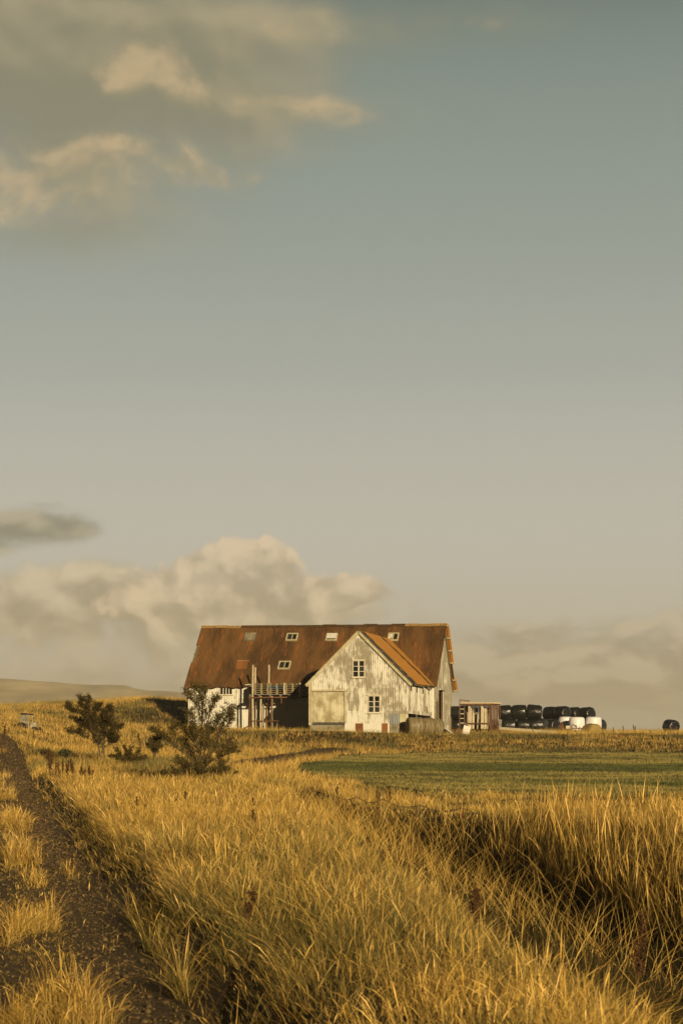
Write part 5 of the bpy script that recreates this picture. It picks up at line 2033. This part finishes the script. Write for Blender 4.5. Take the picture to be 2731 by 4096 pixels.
def noise2(vec, scale, detail, rough=.55):
    r = tnoise(vec, scale, detail, rough)
    r.s.node.noise_dimensions = '2D'
    return r


def build_sky():
    w = bpy.data.worlds.new('World')
    scene.world = w
    w.use_nodes = True
    E.nt = nt = w.node_tree
    nt.nodes.clear()
    out = nt.nodes.new('ShaderNodeOutputWorld')
    d = coord('Generated')
    X, Y, Z = sepxyz(d)
    Yc = E.math('MAXIMUM', Y, .03)
    UV = combine(X / Yc * 7.965, Z / Yc * 7.965, 0.0)
    V = Z / Yc * 7.965
    frontm = sstep(Y, .45, .8)
    base = ramp(E.math('MAXIMUM', Z, 0.0), SKY_RAMP, 'B_SPLINE')
    base = mixc(1.0, base, (.88, .89, .90, 1), 'MULTIPLY')

    def total(bl, P):
        s = None
        for (x, y, a, b, wt) in bl:
            q = vmath('MULTIPLY_ADD', P, (1000 / a, 1000 / b, 0), (-(x - CX) / a, -(HZ - y) / b, 0))
            e = E.math('EXPONENT', E.math('MULTIPLY', vmath('DOT_PRODUCT', q, q, out=1), -1.0))
            s = e * wt if s is None else E.math('MULTIPLY_ADD', e, wt, s)
        return s

    def warp(amt, scale, det=3):
        n = E.nt.nodes.new('ShaderNodeTexNoise')
        n.noise_dimensions = '2D'
        n.inputs['Scale'].default_value = scale
        n.inputs['Detail'].default_value = det
        link(UV, n.inputs['Vector'])
        c = vmath('SUBTRACT', E(n.outputs['Color']), (.5, .5, .5))
        return vmath('MULTIPLY_ADD', c, (amt, amt * .75, 0), UV)

    def puffs(P, sc):
        s_ = None
        for k, wt in ((1.0, .6), (2.3, .3)):
            v = nt.nodes.new('ShaderNodeTexVoronoi')
            v.voronoi_dimensions = '2D'
            v.feature = 'SMOOTH_F1'
            v.inputs['Scale'].default_value = sc * k
            v.inputs['Smoothness'].default_value = .35
            link(P, v.inputs['Vector'])
            e = (0.5 - E(v.outputs['Distance'])) * wt
            s_ = e if s_ is None else s_ + e
        return s_

    def layer(col, P, blobs, lit_blobs, shade, lit, scale, lo, hi, opac, stretch=(1, 1, 1), detail=5, amp=.9, reliefd=(.05, .09), relief=2.6, rough=.56, puff=0.0, psc=6.0):
        dn = total(blobs, P)
        p = mapv(P, stretch)
        n = noise2(p, scale, detail, rough)
        n_l = noise2(p, scale, 3, .5)
        n_s = noise2(mapv(P, stretch, (reliefd[0], reliefd[1], 0)), scale, 3, .5)
        edge = (n - .5) * amp
        L_ = (n_l - n_s) * relief + (n - .5) * .8 + .38
        if puff:
            Pw = vmath('ADD', P, combine((n - .5) * .12, (n_l - .5) * .12, 0.0))
            pf = puffs(Pw, psc)
            edge = edge + pf * puff
            L_ = L_ + pf * (.9 * puff)
        a = sstep(dn + edge * E.math('MINIMUM', dn * 2.0 + .1, 1.0), lo, hi) * opac
        if lit_blobs:
            L_ = L_ + total(lit_blobs, P)
        return mixc(a, col, mixc(sstep(L_, .08, 1.05), shade, lit))

    P1 = warp(.30, 1.2)
    low = base
    for args in LOW_LAYERS:
        low = layer(low, P1, *args[0], **args[1])
    top = base
    P2 = warp(.34, 1.1)
    for args in TOP_LAYERS:
        top = layer(top, P2, *args[0], **args[1])
    dim = sstep(Y, -.5, .45, SKY_BACK, 1.0)
    zdim = combine(dim, dim, dim)

    def bgn(c):
        bg = nt.nodes.new('ShaderNodeBackground')
        link(c, bg.inputs[0])
        return bg.outputs[0]

    def mixs(f, a, b):
        mx = nt.nodes.new('ShaderNodeMixShader')
        if isinstance(f, E): link(f, mx.inputs[0])
        else: mx.inputs[0].default_value = f
        nt.links.new(a, mx.inputs[1])
        nt.links.new(b, mx.inputs[2])
        return mx.outputs[0]
    plain = bgn(mixc(1.0, base, zdim, 'MULTIPLY'))
    # cloud layers are only worked out where they are: near the horizon ahead, and higher up ahead
    sh = mixs(frontm * sstep(V, 1.15, 1.0), plain, bgn(low))
    sh = mixs(frontm * sstep(V, 1.6, 1.85) * sstep(V, 6.0, 4.0), sh, bgn(top))
    sky = nt.nodes.new('ShaderNodeTexSky')
    sky.sky_type = 'NISHITA'
    sky.sun_disc = False
    sky.sun_elevation = SUN_EL
    sky.sun_rotation = math.atan2(to_sun.x, to_sun.y)
    bg2 = nt.nodes.new('ShaderNodeBackground')
    bg2.inputs[1].default_value = .05
    nt.links.new(sky.outputs[0], bg2.inputs[0])
    nt.links.new(mixs(.04, sh, bg2.outputs[0]), out.inputs['Surface'])

    l = bpy.data.lights.new('sun', 'SUN')
    l.energy = SUN_E
    l.angle = R(.6)
    l.color = SUN_COL
    o = bpy.data.objects.new('sun', l)
    COL.objects.link(o)
    o.rotation_euler = (-to_sun).to_track_quat('-Z', 'Y').to_euler()
    o.location = to_sun * 60


build_sky()


def build_haze():
    m = bpy.data.materials.new('haze_air')
    m.use_nodes = True
    nt = m.node_tree
    nt.nodes.remove(nt.nodes['Principled BSDF'])
    v = nt.nodes.new('ShaderNodeVolumePrincipled')
    v.inputs['Color'].default_value = (.92, .86, .74, 1)
    v.inputs['Density'].default_value = HAZE
    v.inputs['Anisotropy'].default_value = 0.0
    nt.links.new(v.outputs[0], nt.nodes['Material Output'].inputs['Volume'])
    b = MB()
    b.box(-6700, 6700, -60, 6700, -24, 145)
    o = b.build('haze', m)
    tag(o, kind='stuff')


HAZE = 1.8e-4
if HAZE: build_haze()


def build_camera():
    c = bpy.data.cameras.new('camera')
    o = bpy.data.objects.new('camera', c)
    COL.objects.link(o)
    o.location = (0, 0, EYE)
    o.rotation_euler = (R(90), 0, 0)
    c.sensor_fit = 'HORIZONTAL'
    c.sensor_width = 24
    c.lens = 70
    c.sensor_height = 36
    # level camera, horizon low in the frame
    c.shift_y = (HZ - 2048) / 2731
    c.clip_end = 20000
    c.dof.use_dof = True
    c.dof.focus_distance = 90
    c.dof.aperture_fstop = 8
    scene.camera = o


build_camera()
scene.view_settings.view_transform = 'Standard'
scene.view_settings.look = 'None'
scene.view_settings.exposure = 0.2
scene.view_settings.gamma = 1
scene.cycles.max_bounces = 5
scene.cycles.diffuse_bounces = 3
scene.cycles.transparent_max_bounces = 8
scene.cycles.use_denoising = True
